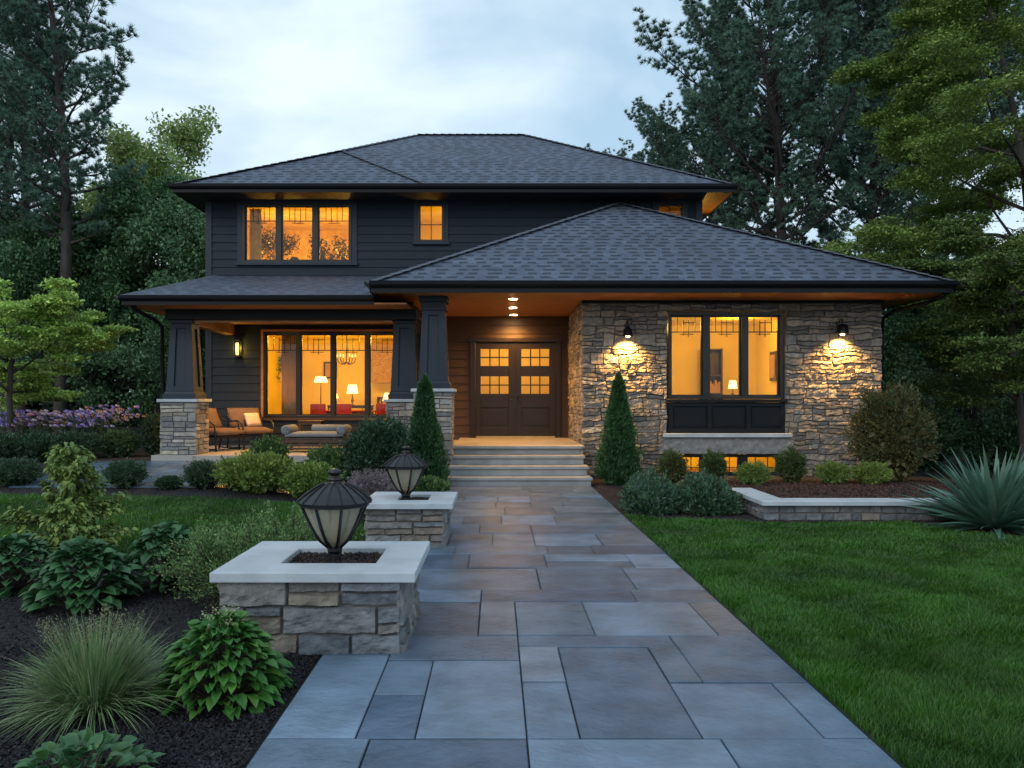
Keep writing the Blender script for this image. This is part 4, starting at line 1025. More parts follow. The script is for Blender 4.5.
for i, xx in enumerate((-4.95, -4.35)):
    o = MB().lathe((xx, WD+.32, 4.9), [(.09, 0), (.11, .05), (.11, .16), (.08, .2)], 14).build('vase', M['darkwood'], None, smooth=True)
    tag(o, ['left dark round pot behind the triple upstairs window', 'right dark round pot behind the triple upstairs window'][i], 'pot', 'dark pots in the upstairs window')
    tag(MB().box(xx-.14, xx+.14, WD+.2, WD+.45, 4.2, 4.9).build('plant_stand', M['darkwood'], None), ['stand under the left dark pot upstairs', 'stand under the right dark pot upstairs'][i], 'stand', 'stands in the upstairs room')
def reflection_plant(x, y, z, h, label, seed):  # added potted tree; its leaves imitate trees reflected in the panes
    g = np.random.default_rng(seed); t = thing('reflection_tree', (x, y, z), label, 'stand-in plant', None); mb = MB(); PP = []
    MB().lathe((x, y, z), [(.13, 0), (.17, .3), (.15, .3)], 14).build('pot', M['darkwood'], t)
    mb.tube([(x, y, z+.25), (x+.03, y, z+h*.5), (x, y, z+h*.8)], [.02, .015, .008], 6)
    for i in range(26):
        a = g.uniform(0, 6.28); u = g.uniform(.35, .8); e = np.array([math.cos(a)*.42, math.sin(a)*.2, h*u+.35])*[g.uniform(.5, 1.1), 1, 1]
        mb.tube([(x, y, z+h*u), (x+e[0], y+e[1], z+e[2])], [.008, .003], 4, False); PP.append(e+g.normal(0, .09, (34, 3)))
    mb.build('stem', M['stem'], t); P = np.concatenate(PP); n = len(P)
    v = g.normal(0, 1, (n, 3)); v /= np.linalg.norm(v, axis=1)[:, None]; s = np.cross(v, g.normal(0, 1, (n, 3))); s /= np.linalg.norm(s, axis=1)[:, None]
    V = np.stack([P-v*.04, P-s*.022, P+v*.04, P+s*.022], 1).reshape(-1, 3); C = np.repeat(np.array([[.10, .09, .03]])*g.uniform(.6, 1.4, (n, 1)), 4, 0)
    mesh_np('foliage', M['leaf'], V, np.arange(4*n).reshape(-1, 4), C, t)
reflection_plant(-5.5, WD+.75, 4.2, 1.6, 'added leafy tree standing in for tree reflections in the left and middle upstairs panes', 5)
reflection_plant(-4.15, WD+.8, 4.2, 1.35, 'added leafy tree standing in for tree reflections in the right upstairs pane', 6)
for i, (px_, pz_, w_, h_) in enumerate([(-5.0, 2.5, .4, .5), (-2.6, 1.9, .35, .3)]):
    t = thing('picture_frame', (px_, 24.15, pz_), ['dark framed picture behind the tall floor lamp in the porch room', 'small dark framed picture right of the console lamp in the porch room'][i], 'picture')
    MB().box(px_-w_/2, px_+w_/2, 24.14, 24.185, pz_-h_/2, pz_+h_/2).build('frame', M['darkwood'], t)
    MB().box(px_-w_/2+.05, px_+w_/2-.05, 24.13, 24.139, pz_-h_/2+.05, pz_+h_/2-.05).build('picture', M['curtain'], t)
t = thing('bookcase', (-3.6, 24.0, .5), 'dark low bookcase with books beside the console in the porch room', 'bookcase')
mb = MB(); mb.box(-3.55, -3.51, 23.85, 24.15, .5, 1.7); mb.box(-2.25, -2.21, 23.85, 24.15, .5, 1.7); mb.build('side_panel', M['darkwood'], t)
for z in (.55, .95, 1.32, 1.66): MB().box(-3.509, -2.251, 23.85, 24.15, z, z+.03).build('shelf', M['darkwood'], t)
mb = MB(); q = random.Random(9)
for z in (.985, 1.355):
    x = -3.48
    while x < -2.35: b = q.uniform(.025, .06); mb.box(x, x+b, 23.88, 24.08, z, z+q.uniform(.18, .27)); x += b+q.choice([.003, .003, .05])
mb.build('books', M['curtain'], t)
table_lamp((-2.45, 23.7, 1.69), .26, .13, 'glowing table lamp standing on the low bookcase in the porch room', .2)
table_lamp((-4.7, 23.4, 1.45), .22, .09, 'small glowing lamp at the left end of the console in the porch room', .14)
# wing room
t = thing('bookcase', (5.45, 20.2, .75), 'dark open bookcase at the back of the wing room', 'bookcase')
mb = MB(); mb.box(5.2, 5.24, 20.1, 20.35, .75, 2.9); mb.box(5.66, 5.7, 20.1, 20.35, .75, 2.9); mb.box(5.24, 5.66, 20.33, 20.36, .75, 2.9); mb.build('side_panel', M['darkwood'], t)
for z in (.8, 1.3, 1.75, 2.2, 2.86): MB().box(5.241, 5.659, 20.1, 20.329, z, z+.03).build('shelf', M['darkwood'], t)
mb = MB(); q = random.Random(4)
for z in (1.33, 1.78):
    x = 5.26
    while x < 5.6: b = q.uniform(.02, .05); mb.box(x, x+b, 20.12, 20.28, z, z+q.uniform(.2, .34)); x += b+.003
mb.build('books', M['curtain'], t)
table((5.85, 19.6, .75), .9, .4, .85, M['darkwood'], 'console_table', 'dark console table with a lamp in the wing room', 'table')
table_lamp((5.8, 19.6, 1.6), .30, .11, 'small glowing table lamp in the middle pane of the wing window', .2)
tag(MB().lathe((4.1, 17.2, 1.62), [(.16, 0), (.22, .05), (.2, .09)], 16).build('bowl', M['darkwood'], None, smooth=True), 'dark low bowl inside the left pane of the wing window', 'bowl')
tag(MB().box(3.9, 4.4, 17.0, 17.4, .75, 1.615).build('pedestal', M['cream'], None, bevel=.01), 'cream pedestal under the dark bowl in the wing room', 'pedestal')
t = thing('picture_frame', (6.6, 19.0, 2.3), 'dark framed picture on the right wall of the wing room', 'picture')
MB().box(6.56, 6.615, 18.75, 19.2, 2.05, 2.75).build('frame', M['darkwood'], t, bevel=.01)
MB().box(6.55, 6.559, 18.82, 19.13, 2.13, 2.67).build('picture', M['curtain'], t)

# ---------------------------------------------------------------- plants
def norm(a): return a/np.maximum(np.linalg.norm(a, axis=1)[:, None], 1e-6)
def leafset(P, D, Nn, L_, W, C, fold=.15, g=None):
    """folded pointed leaves: P base, D direction, Nn normal, sizes (n,)"""
    D = norm(D); S = norm(np.cross(D, Nn)); Nn = np.cross(S, D); L1 = L_[:, None]; W1 = W[:, None]
    V = np.stack([P, P+D*L1*.45-S*W1*.5+Nn*W1*fold, P+D*L1-Nn*L1*.12, P+D*L1*.45+S*W1*.5+Nn*W1*fold], 1).reshape(-1, 3)
    k = np.arange(len(P))[:, None]*4
    return V, np.concatenate([k+[0, 2, 1], k+[0, 3, 2]], 0), np.repeat(C, 4, axis=0)
def bigleaf(P, D, Nn, L_, W, C, droop=.35, ns=4, wave=.0):
    D = norm(D); S = norm(np.cross(D, Nn)); Nn = np.cross(S, D); n = len(P)
    ts = np.linspace(0, 1, ns+1); wp = np.array([.1]+[math.sin(math.pi*(t**.85))**.7 for t in ts[1:-1]]+[.03])
    rows = []
    for t, wv in zip(ts, wp):
        c_ = P+D*(L_*t)[:, None]-np.array([0, 0, 1])*(L_*droop*t*t)[:, None]+Nn*(L_*.1*math.sin(t*3.1))[:, None]
        rows += [c_-S*(W*wv/2)[:, None]+Nn*(W*.16*wv)[:, None], c_, c_+S*(W*wv/2)[:, None]+Nn*(W*.16*wv)[:, None]]
    V = np.stack(rows, 1).reshape(-1, 3); m = 3*(ns+1); k = np.arange(n)[:, None]*m; F = []
    for i in range(ns):
        F += [k+[3*i, 3*i+1, 3*i+4, 3*i+3], k+[3*i+1, 3*i+2, 3*i+5, 3*i+4]]
    cm = np.tile(np.array([1, .8, 1]*(ns+1)), n)[:, None]
    return V, np.concatenate(F, 0), np.repeat(C, m, axis=0)*cm
def sph(g, n):
    v = g.normal(0, 1, (n, 3)); return norm(v)
def colours(g, n, base, var=.3, alt=None, pa=.2):
    C = np.array([base])*g.uniform(1-var, 1+var, (n, 1))
    if alt is not None:
        m = g.random(n) < pa; C[m] = np.array(alt)*g.uniform(1-var, 1+var, (m.sum(), 1))
    return C
def stems(t, g, n, r, h, name='stem', m=None):
    mb = MB(); o = t.location
    for i in range(n):
        a = g.uniform(0, 6.28); rr = r*g.uniform(.2, .8)
        mb.tube([(o.x, o.y, o.z-.02), (o.x+math.cos(a)*rr*.4, o.y+math.sin(a)*rr*.4, o.z+h*.35), (o.x+math.cos(a)*rr, o.y+math.sin(a)*rr, o.z+h*g.uniform(.55, .8))], [.012, .008, .004], 5)
    return mb.build(name, m or M['stem'], t)
GR = {'dark': (.030, .072, .034), 'mid': (.055, .12, .042), 'yel': (.19, .26, .055), 'box': (.045, .09, .045), 'blue': (.065, .13, .085), 'con': (.044, .118, .042), 'lime': (.14, .23, .055), 'copper': (.11, .10, .035)}
def shrub(x, y, r, h, label, cat='shrub', name='round_shrub', base='box', alt='mid', n=2600, ls=.035, seed=0, group=None, shape='ball', z=None, up=.5):
    g = np.random.default_rng(seed+int(abs(x)*997+y*131)); z = gz(x, y) if z is None else z; n = int(n*1.6); ls *= 1.1
    t = thing(name, (x, y, z), label, cat, group)
    d = sph(g, n); d[:, 2] = np.where(d[:, 2] < -.35, -d[:, 2], d[:, 2])
    sd = seed*1.7+x
    if shape == 'cone':
        u = g.random(n)**1.25; lump = np.array([mn.noise(Vector((a*3*math.cos(0)+sd, b*3, c_*9))) for a, b, c_ in np.column_stack([d[:, 0], d[:, 1], u])])
        prof = np.minimum(1, (u/.10)**.5)*(1-u)**.78*(1+.6*lump)
        rr = r*prof*g.uniform(.72, 1.04, n)**.6; a = np.arctan2(d[:, 1], d[:, 0])
        P = np.stack([np.cos(a)*rr, np.sin(a)*rr, u*h+g.normal(0, .025, n)], 1)
        Dd = np.stack([np.cos(a)*.55, np.sin(a)*.55, np.full(n, 1.0)], 1)+g.normal(0, .28, (n, 3))
    else:
        lump = np.array([mn.noise(Vector((a*2.6+sd, b*2.6, c_*2.6)))+.5*mn.noise(Vector((a*6+sd, b*6, c_*6))) for a, b, c_ in d])
        rad = (1+.42*lump)*np.where(g.random(n) < .3, g.uniform(.4, .95, n), g.uniform(.88, 1.05, n))
        P = d*rad[:, None]*np.array([[r, r, h/2]])+np.array([[0, 0, h/2*.93]])
        if shape == 'dome': P[:, 2] = np.abs(d[:, 2])*rad*h*.95+.02
        P[:, 2] = np.maximum(P[:, 2], .015)
        Dd = d+np.array([[0, 0, up]])+g.normal(0, .45, (n, 3))
        sh = g.random(n) < .05; P[sh] *= g.uniform(1.04, 1.16, (sh.sum(), 1))
    L_ = g.uniform(.7, 1.3, n)*ls
    C = colours(g, n, GR[base] if isinstance(base, str) else base, .3, GR[alt] if isinstance(alt, str) else alt, .3)
    tipf = g.random(n) < .12; C[tipf] *= 1.6
    wr = .42 if shape != 'cone' and ls > .03 else .3
    V, F, Cc = leafset(P, Dd, sph(g, n), L_, L_*wr*g.uniform(.8, 1.3, n), C)
    # dense inner twigs and old leaves: many larger leaves deeper in the crown
    m = n//2
    if shape == 'cone':
        u2 = g.random(m)**1.2; a2 = g.uniform(0, 6.28, m); r2 = r*np.minimum(1, (u2/.10)**.5)*(1-u2)**.78*g.uniform(.3, .8, m)
        P2 = np.stack([np.cos(a2)*r2, np.sin(a2)*r2, u2*h*.94], 1)
    else: P2 = sph(g, m)*g.uniform(.35, .84, (m, 1))*np.array([[r, r, h/2]])+np.array([[0, 0, h/2*.93]])
    if shape == 'dome': P2[:, 2] = g.random(m)*h*.7
    P2[:, 2] = np.maximum(P2[:, 2], .02); L2 = np.full(m, ls*2.2)
    V2, F2, C2 = leafset(P2, sph(g, m), sph(g, m), L2, L2*.8, colours(g, m, GR[base] if isinstance(base, str) else base, .3))
    V = np.concatenate([V, V2]); F = np.concatenate([F, F2+4*n]); Cc = np.concatenate([Cc, C2])
    mesh_np('foliage', M['leaf'], V, F, Cc, t)
    stems(t, g, 7, r*.7, h*.9)
    return t
def broadleaf(x, y, r, h, label, name='hosta', n=150, ls=.16, wr=.5, base=(.05, .13, .05), alt=None, seed=0, layers=1, droop=.35, group=None, cat='plant', spread=1., flowers=0):
    n = int(n*1.7)
    g = np.random.default_rng(seed); z = gz(x, y); t = thing(name, (x, y, z), label, cat, group)
    a = g.uniform(0, 6.28, n); e = g.beta(1.0, 1.25, n)            # 0 = skirt, 1 = top
    el = e*math.pi/2
    rr = np.cos(el)*r*.72*g.uniform(.75, 1.05, n); P = np.stack([np.cos(a)*rr, np.sin(a)*rr, h*.06+np.sin(el)*h*.84*g.uniform(.85, 1.05, n)], 1)
    out = np.stack([np.cos(a), np.sin(a), np.zeros(n)], 1)
    Dd = out*(.5+.9*np.cos(el))[:, None]+np.array([0, 0, 1])*(.12+.5*e)[:, None]+g.normal(0, .25, (n, 3))
    Nn = out*.35+np.array([[0, 0, 1]])+g.normal(0, .18, (n, 3))
    L_ = ls*g.uniform(.65, 1.15, n)*(1-.25*e); C = colours(g, n, base, .22, alt, .25)
    V, F, Cc = bigleaf(P, Dd, Nn, L_, L_*wr*g.uniform(.85, 1.15, n), C, droop)
    mesh_np('foliage', M['leaf'], V, F, Cc, t, smooth=True)
    mb = MB()
    for i in range(0, n, 4):
        q_ = P[i]; mb.tube([(x+q_[0]*.15, y+q_[1]*.15, z-.01), (x+q_[0]*.6, y+q_[1]*.6, z+q_[2]*.6), (x+q_[0], y+q_[1], z+q_[2])], [.005, .004, .003], 4, False)
    mb.build('stem', M['stem'], t)
    if flowers:
        for i in range(flowers):
            aa = g.uniform(0, 6.28); r2 = r*g.uniform(0, .35); b = np.array([math.cos(aa)*r2, math.sin(aa)*r2, h*.85]); tt = g.random(26)
            P = b+np.stack([tt*.03*math.cos(aa), tt*.03*math.sin(aa), tt*h*.25], 1)+g.normal(0, .012, (26, 3))
            V, F, Cc = leafset(P, sph(g, 26), sph(g, 26), np.full(26, .018), np.full(26, .01), colours(g, 26, (.30, .33, .17)))
            mesh_np('flower_spike', M['leaf'], V, F, Cc, t)
    return t
def blades(x, y, label, n, L_, Wd, emin, emax, base, name, cat, seed=1, droop=.5, segs=6, var=.25, alt=None, r0=.05, fold=.0, heads=0):
    g = np.random.default_rng(seed); z = gz(x, y); t = thing(name, (x, y, z), label, cat)
    a = g.uniform(0, 6.28, n); el = R(emin)+(R(emax)-R(emin))*g.random(n)**.8; ln = L_*g.uniform(.65, 1.1, n)
    out = np.stack([np.cos(a), np.sin(a), np.zeros(n)], 1); side = np.stack([-np.sin(a), np.cos(a), np.zeros(n)], 1)
    tw = g.normal(0, .3, n)[:, None]; side = norm(side+np.array([[0, 0, 1]])*tw)
    base_p = out*(r0*g.random(n)**.5)[:, None]; rows = []; dr = droop*g.uniform(.5, 1.4, n)*np.cos(el)**.6
    for i in range(segs+1):
        t_ = i/segs; s = ln*t_
        c_ = base_p+out*(np.cos(el)*s+.12*s*t_)[:, None]+np.array([[0, 0, 1]])*(np.sin(el)*s-dr*ln*t_**2.4)[:, None]
        c_[:, 2] = np.maximum(c_[:, 2], .01)
        wv = Wd*(1-t_**2.2)*(.7+.3*math.sin(t_*3)) if i < segs else Wd*.04
        if fold: rows += [c_-side*wv/2, c_-np.array([[0, 0, fold*wv]]), c_+side*wv/2]
        else: rows += [c_-side*wv/2, c_+side*wv/2]
    k_ = 3 if fold else 2
    V = np.stack(rows, 1).reshape(-1, 3); m = k_*(segs+1); k = np.arange(n)[:, None]*m
    F = np.concatenate([k+[k_*i+j, k_*i+j+1, k_*(i+1)+j+1, k_*(i+1)+j] for i in range(segs) for j in range(k_-1)], 0)
    C = np.repeat(colours(g, n, base, var, alt, .25), m, axis=0)
    mesh_np('foliage', M['leaf'], V, F, C, t, smooth=bool(fold))
    if heads:
        mb = MB(); PP = []
        for i in range(heads):
            aa = g.uniform(0, 6.28); tip = np.array([math.cos(aa)*.16*g.random()*2, math.sin(aa)*.16, L_*g.uniform(.85, 1.05)])
            mb.tube([(x, y, z), (x+tip[0]*.5, y+tip[1]*.5, z+tip[2]*.6), (x+tip[0], y+tip[1], z+tip[2])], .002, 4, False)
            tt = g.random(60)[:, None]; PP.append(tip*(1-tt*.28)+g.normal(0, .012, (60, 3)))
        mb.build('stem', M['stem'], t); P = np.concatenate(PP)
        V, F, Cc = leafset(P, sph(g, len(P))+np.array([[0, 0, .6]]), sph(g, len(P)), np.full(len(P), .02), np.full(len(P), .006), colours(g, len(P), (.22, .25, .13)))
        mesh_np('seed_heads', M['leaf'], V, F, Cc, t)
    return t

# foreground left bed
blades(-2.08, 4.15, 'fountain grass clump of fine pale green blades in the near left mulch', 2100, .50, .0065, 22, 88, (.17, .27, .11), 'fountain_grass', 'ornamental grass', 3, .42, 6, .35, (.30, .36, .20), .12, heads=14)
broadleaf(-1.46, 4.28, .37, .45, 'bright green broad-leaved plant with pale flower spikes in front of the near planter', 'hydrangea', 420, .12, .48, (.05, .18, .03), (.10, .24, .04), 5, droop=.25, cat='shrub', flowers=8)
broadleaf(-3.22, 6.25, .44, .50, 'wide dark green hosta in the middle of the left bed', 'hosta', 250, .15, .66, (.055, .16, .055), (.045, .13, .05), 6, droop=.25)
broadleaf(-2.80, 6.8, .42, .56, 'upright dark hosta behind the wide one, left of the feathery shrub', 'hosta', 210, .14, .66, (.05, .15, .055), None, 7, droop=.25)
broadleaf(-4.05, 6.75, .42, .45, 'dark hosta cut off by the left picture edge', 'hosta', 210, .15, .66, (.05, .145, .055), None, 8, droop=.25)
broadleaf(-1.68, 3.22, .38, .21, 'low plant with paddle leaves at the bottom left corner', 'pachysandra', 120, .085, .7, (.06, .17, .065), (.07, .17, .05), 9, droop=.05)
# tall yellow green shrub, layered leaves
def tiered(x, y, r, h, label, seed, n=1500):
    g = np.random.default_rng(seed); z = gz(x, y); t = thing('golden_shrub', (x, y, z), label, 'shrub')
    mb = MB(); PP = []; DD = []
    for i in range(60):
        a = g.uniform(0, 6.28); u = g.random(); bh = h*(.12+.85*u); rr = r*(1-u)**.7*g.uniform(.6, 1.1)+.04
        p0 = np.array([0, 0, bh*.75]); p1 = np.array([math.cos(a)*rr, math.sin(a)*rr, bh+.04])
        mb.tube([tuple(p0+t.location), tuple((p0+p1)/2+np.array(t.location)+[0, 0, .03]), tuple(p1+t.location)], [.005, .004, .002], 4, False)
        k = max(10, int(n/60)); s = g.uniform(.42, 1.1, k)[:, None]
        P = p0+(p1-p0)*s+g.normal(0, .02, (k, 3)); PP.append(P); DD.append(np.tile([math.cos(a), math.sin(a), -.15], (k, 1))+g.normal(0, .6, (k, 3))*[1, 1, .35])
    mb.tube([(x, y, z), (x+.01, y, z+h*.5), (x, y, z+h*.98)], [.012, .008, .003], 5); mb.build('stem', M['stem'], t)
    P = np.concatenate(PP); D_ = np.concatenate(DD); n = len(P); L_ = g.uniform(.035, .075, n)
    V, F, Cc = bigleaf(P, D_, np.array([[0, 0, 1.]])+g.normal(0, .25, (n, 3)), L_, L_*.62, colours(g, n, (.23, .31, .07), .25, (.14, .24, .06), .35), .3, 3)
    mesh_np('foliage', M['leaf'], V, F, Cc, t); return t
tiered(-4.35, 8.1, .66, 1.12, 'tall yellow-green shrub with layered leaves rising over the left hostas', 12, 5200)
tiered(-4.15, 7.75, .36, .6, 'low skirt of yellow-green leaves in front of the tall layered shrub', 13, 2600)
# feathery shrub behind near planter
def feathery(x, y, r, h, label, seed, fronds=230, L0=.42, base=(.12, .25, .075), alt=(.23, .33, .12)):
    g = np.random.default_rng(seed); t = thing('feathery_shrub', (x, y, gz(x, y)), label, 'shrub'); PP = []; DD = []; mb = MB()
    for i in range(fronds):
        a = g.uniform(0, 6.28); el = R(g.uniform(5, 85)); rr = r*g.uniform(.2, .75)
        p0 = np.array([math.cos(a)*rr*.8, math.sin(a)*rr*.8, h*.2+math.sin(el)*h*.4]); d = np.array([math.cos(a)*math.cos(el), math.sin(a)*math.cos(el), math.sin(el)]); L_ = L0*g.uniform(.6, 1.2)
        k = 46; s = g.random(k)[:, None]; c_ = p0+d*s*L_+np.array([0, 0, -1])*(s**2)*L_*.25
        sp = .045*(1-s)+.008; PP.append(c_+g.normal(0, 1, (k, 3))*sp); DD.append(d+g.normal(0, .7, (k, 3)))
        mb.tube([tuple(p0+t.location), tuple(p0+d*L_*.5+np.array(t.location)+[0, 0, -.25*.25*L_]), tuple(p0+d*L_+np.array(t.location)+[0, 0, -.25*L_])], [.004, .003, .001], 4, False)
    mb.build('stem', M['stem'], t); P = np.concatenate(PP); P[:, 2] = np.maximum(P[:, 2], .01); D_ = np.concatenate(DD); n = len(P); L_ = g.uniform(.014, .034, n)
    V, F, Cc = leafset(P, D_, sph(g, n), L_, L_*.42, colours(g, n, base, .3, alt, .3)); mesh_np('foliage', M['leaf'], V, F, Cc, t); return t
feathery(-2.12, 6.35, .42, .5, 'feathery grey-green shrub hugging the left side of the near planter', 14)
feathery(-1.75, 6.7, .33, .55, 'taller feathery shrub behind the near planter, tips reaching above the cap', 15, 190, .5)
# border row along the patio
rowg = 'clipped shrubs in the border between lawn and patio'
for (x, y, r, h, lb, b, al, ls) in [
    (-7.95, 13.2, .38, .42, 'dark rounded shrub at the far left end of the border', 'box', 'blue', .03),
    (-6.02, 13.0, .31, .42, 'dark ball shrub, first right of the golden shrub, in the patio border', 'box', 'blue', .03),
    (-5.28, 12.9, .2, .18, 'tiny low shrub between two dark balls in the border', 'dark', 'mid', .03),
    (-4.73, 12.95, .30, .42, 'dark ball shrub left of the big yellow-green mound', 'box', 'blue', .03),
    (-3.9, 12.95, .56, .55, 'largest yellow-green mound shrub in the border below the porch', 'yel', 'lime', .05),
    (-2.98, 12.85, .44, .50, 'second yellow-green mound shrub, beside the large one', 'lime', 'yel', .045)]:
    shrub(x, y, r, h, lb, base=b, alt=al, ls=ls, n=int(3400*(r/.35)**1.3), group=rowg)
shrub(-3.95, 13.9, .3, .72, 'small upright green shrub peeking over the largest yellow mound', name='upright_shrub', base='mid', alt='lime', n=1800, ls=.05)
shrub(-2.9, 13.7, .4, .70, 'bushy mid-green shrub behind the second yellow mound', base='mid', alt='lime', n=2600, ls=.05)
shrub(-1.98, 13.7, .58, 1.16, 'big dark rounded shrub in front of the inner porch column', name='large_shrub', base='dark', alt='blue', n=9000, ls=.055, z=.0)
shrub(-1.27, 14.3, .40, 1.98, 'tall narrow conical cypress left of the front steps', 'conifer', 'cypress', 'con', 'con', 9000, .06, shape='cone', z=0)
shrub(-1.08, 12.6, .34, .34, 'low bright green fern-like shrub behind the farther planter', name='low_shrub', base='mid', alt='lime', n=1800, ls=.05, z=0)
shrub(-1.66, 10.6, .40, .62, 'grey-purple flowering mound beside the farther lantern', name='heather', base=(.16, .13, .15), alt=(.3, .25, .27), n=4200, ls=.026, z=0)
# right of the steps
shrub(2.33, 15.2, .42, 2.05, 'tall conical cypress against the stone wall, right of the steps', 'conifer', 'cypress', 'con', 'con', 10000, .055, shape='cone', z=0)
cg = 'small egg-shaped shrubs under the wing window'
shrub(3.22, 14.6, .23, .54, 'small brownish-green egg-shaped shrub left of the basement windows', 'conifer', 'dwarf_conifer', (.085, .10, .032), 'mid', 3200, .032, z=.09, group=cg)
shrub(3.93, 14.5, .22, .54, 'small egg-shaped shrub between the left and middle basement windows', 'conifer', 'dwarf_conifer', (.075, .11, .035), 'mid', 3200, .032, z=.09, group=cg)
shrub(5.35, 14.5, .25, .58, 'small egg-shaped shrub right of the basement windows', 'conifer', 'dwarf_conifer', (.075, .11, .035), 'mid', 3400, .032, z=.09, group=cg)
shrub(4.5, 14.0, .27, .38, 'light green ball shrub left of the rightmost egg-shaped shrub', base='lime', alt='yel', n=2300, ls=.03, z=.1)
shrub(6.0, 14.2, .27, .38, 'left of two light green mounds below the right wall lamp', base='lime', alt='yel', n=2300, ls=.03, z=.1, group='pair of light green mounds')
shrub(6.62, 14.1, .29, .38, 'right of two light green mounds below the right wall lamp', base='yel', alt='lime', n=2300, ls=.035, z=.1, group='pair of light green mounds')
shrub(7.25, 14.7, .66, 1.75, 'large copper-green bush at the right corner of the stone wing', name='large_shrub', base='copper', alt='dark', n=9500, ls=.05, z=.05)
jg = 'spreading junipers at the lawn corner'
shrub(2.32, 12.9, .27, .30, 'small spreading juniper closest to the steps', name='juniper', base='blue', alt='mid', n=2000, ls=.045, shape='dome', z=0, group=jg, up=.8)
shrub(2.22, 11.4, .38, .42, 'left spreading blue-green juniper at the lawn corner', name='juniper', base='blue', alt='mid', n=4200, ls=.05, shape='dome', z=0, group=jg, up=.8)
shrub(3.0, 11.35, .40, .43, 'right spreading blue-green juniper at the lawn corner', name='juniper', base='blue', alt='mid', n=4600, ls=.05, shape='dome', z=0, group=jg, up=.8)
blades(6.2, 9.95, 'large spiky blue-green yucca at the right lawn edge', 280, 1.04, .105, 2, 84, (.085, .19, .14), 'yucca', 'yucca', 22, .2, 7, .25, (.12, .22, .16), .1, fold=.25)
ug = 'dark understorey shrubs behind the wing corner'
for i, (x, y, r, h) in enumerate([(9.6, 18.2, .9, 1.5), (11.2, 17.6, .9, 1.2), (12.6, 18.6, 1.1, 1.6), (14.2, 18.0, 1.0, 1.4)]):
    shrub(x, y, r, h, ['dark understorey shrub right beside the copper-green bush', 'low dark understorey shrub left of the maple trunk', 'dark understorey shrub behind the maple trunk', 'dark understorey shrub at the right picture edge'][i], name='understorey_shrub', base='dark', alt='con', n=4200, ls=.08, z=0, group=ug)
# left rear beds
shrub(-7.45, 17.4, .26, .9, 'narrow columnar boxwood beside the left stone pier', name='columnar_boxwood', base='box', alt='dark', n=2600, ls=.035)
shrub(-8.1, 17.2, .4, .55, 'round bright boxwood left of the columnar one', base='mid', alt='box', n=2200, ls=.04)
hg = 'low clipped mounds in front of the flower bed'
for i, (x, y, r) in enumerate([(-10.6, 16.2, .62), (-9.9, 16.0, .6), (-9.2, 16.1, .55), (-8.75, 16.6, .45)]):
    shrub(x, y, r, .5, ['leftmost dark mound before the flowers', 'second dark mound from the left before the flowers', 'third dark mound from the left before the flowers', 'rightmost dark mound before the flowers'][i], base='dark', alt='blue', n=2600, ls=.05, group=hg)
def flowers(x, y, r, h, cols, label, seed):
    g = np.random.default_rng(seed); t = thing('flower_clump', (x, y, gz(x, y)), label, 'flowers', 'flower clumps in the left rear bed')
    n = 900; P = np.stack([g.normal(0, r*.5, n), g.normal(0, r*.35, n), g.uniform(.02, h, n)], 1); L_ = g.uniform(.05, .1, n)
    V, F, Cc = leafset(P, sph(g, n)+[[0, 0, .8]], sph(g, n), L_, L_*.3, colours(g, n, (.05, .10, .04))); mesh_np('foliage', M['leaf'], V, F, Cc, t)
    VV = []; FF = []; CC = []; k = 0; nf = 90
    for i in range(nf):
        c_ = np.array([g.normal(0, r*.5), g.normal(0, r*.35), h*g.uniform(.75, 1.15)]); m = 9; a = np.arange(m)*6.283/m+g.random()
        Dd = np.stack([np.cos(a), np.sin(a), np.full(m, .3)], 1)@np.array([[1, 0, 0], [0, .6, -.6], [0, .6, .6]]); 
        V, F, Cc = leafset(np.tile(c_, (m, 1)), Dd, np.tile([0, -.5, .8], (m, 1)), np.full(m, .055), np.full(m, .032), colours(g, m, cols[i % len(cols)], .2))
        VV.append(V); FF.append(F+k); CC.append(Cc); k += len(V)
    mesh_np('blossoms', M['leaf'], np.concatenate(VV), np.concatenate(FF), np.concatenate(CC), t)
pu = [(.46, .36, .82), (.62, .52, .9), (.36, .26, .7)]; pk = [(.85, .5, .62), (.75, .42, .28), (.88, .76, .8)]
for i, (x, y, cs, lb) in enumerate([(-11.2, 17.6, pu, 'violet flower clump at the far left edge of the rear bed'), (-10.4, 17.5, pu+pk[:1], 'violet and pink flower clump under the left maple'),
    (-9.7, 17.7, pk, 'coral and pink flower clump near the leaning trunk'), (-9.0, 17.5, pu, 'violet flower clump in the middle of the rear bed'), (-8.7, 17.9, pk+pu[:1], 'pink flower clump nearest the porch'), (-12, 17.8, pu+pk, 'mixed flower clump at the outermost left of the rear bed')]):
    flowers(x, y, .62, .85 if i != 4 else .95, cs, lb, 30+i)

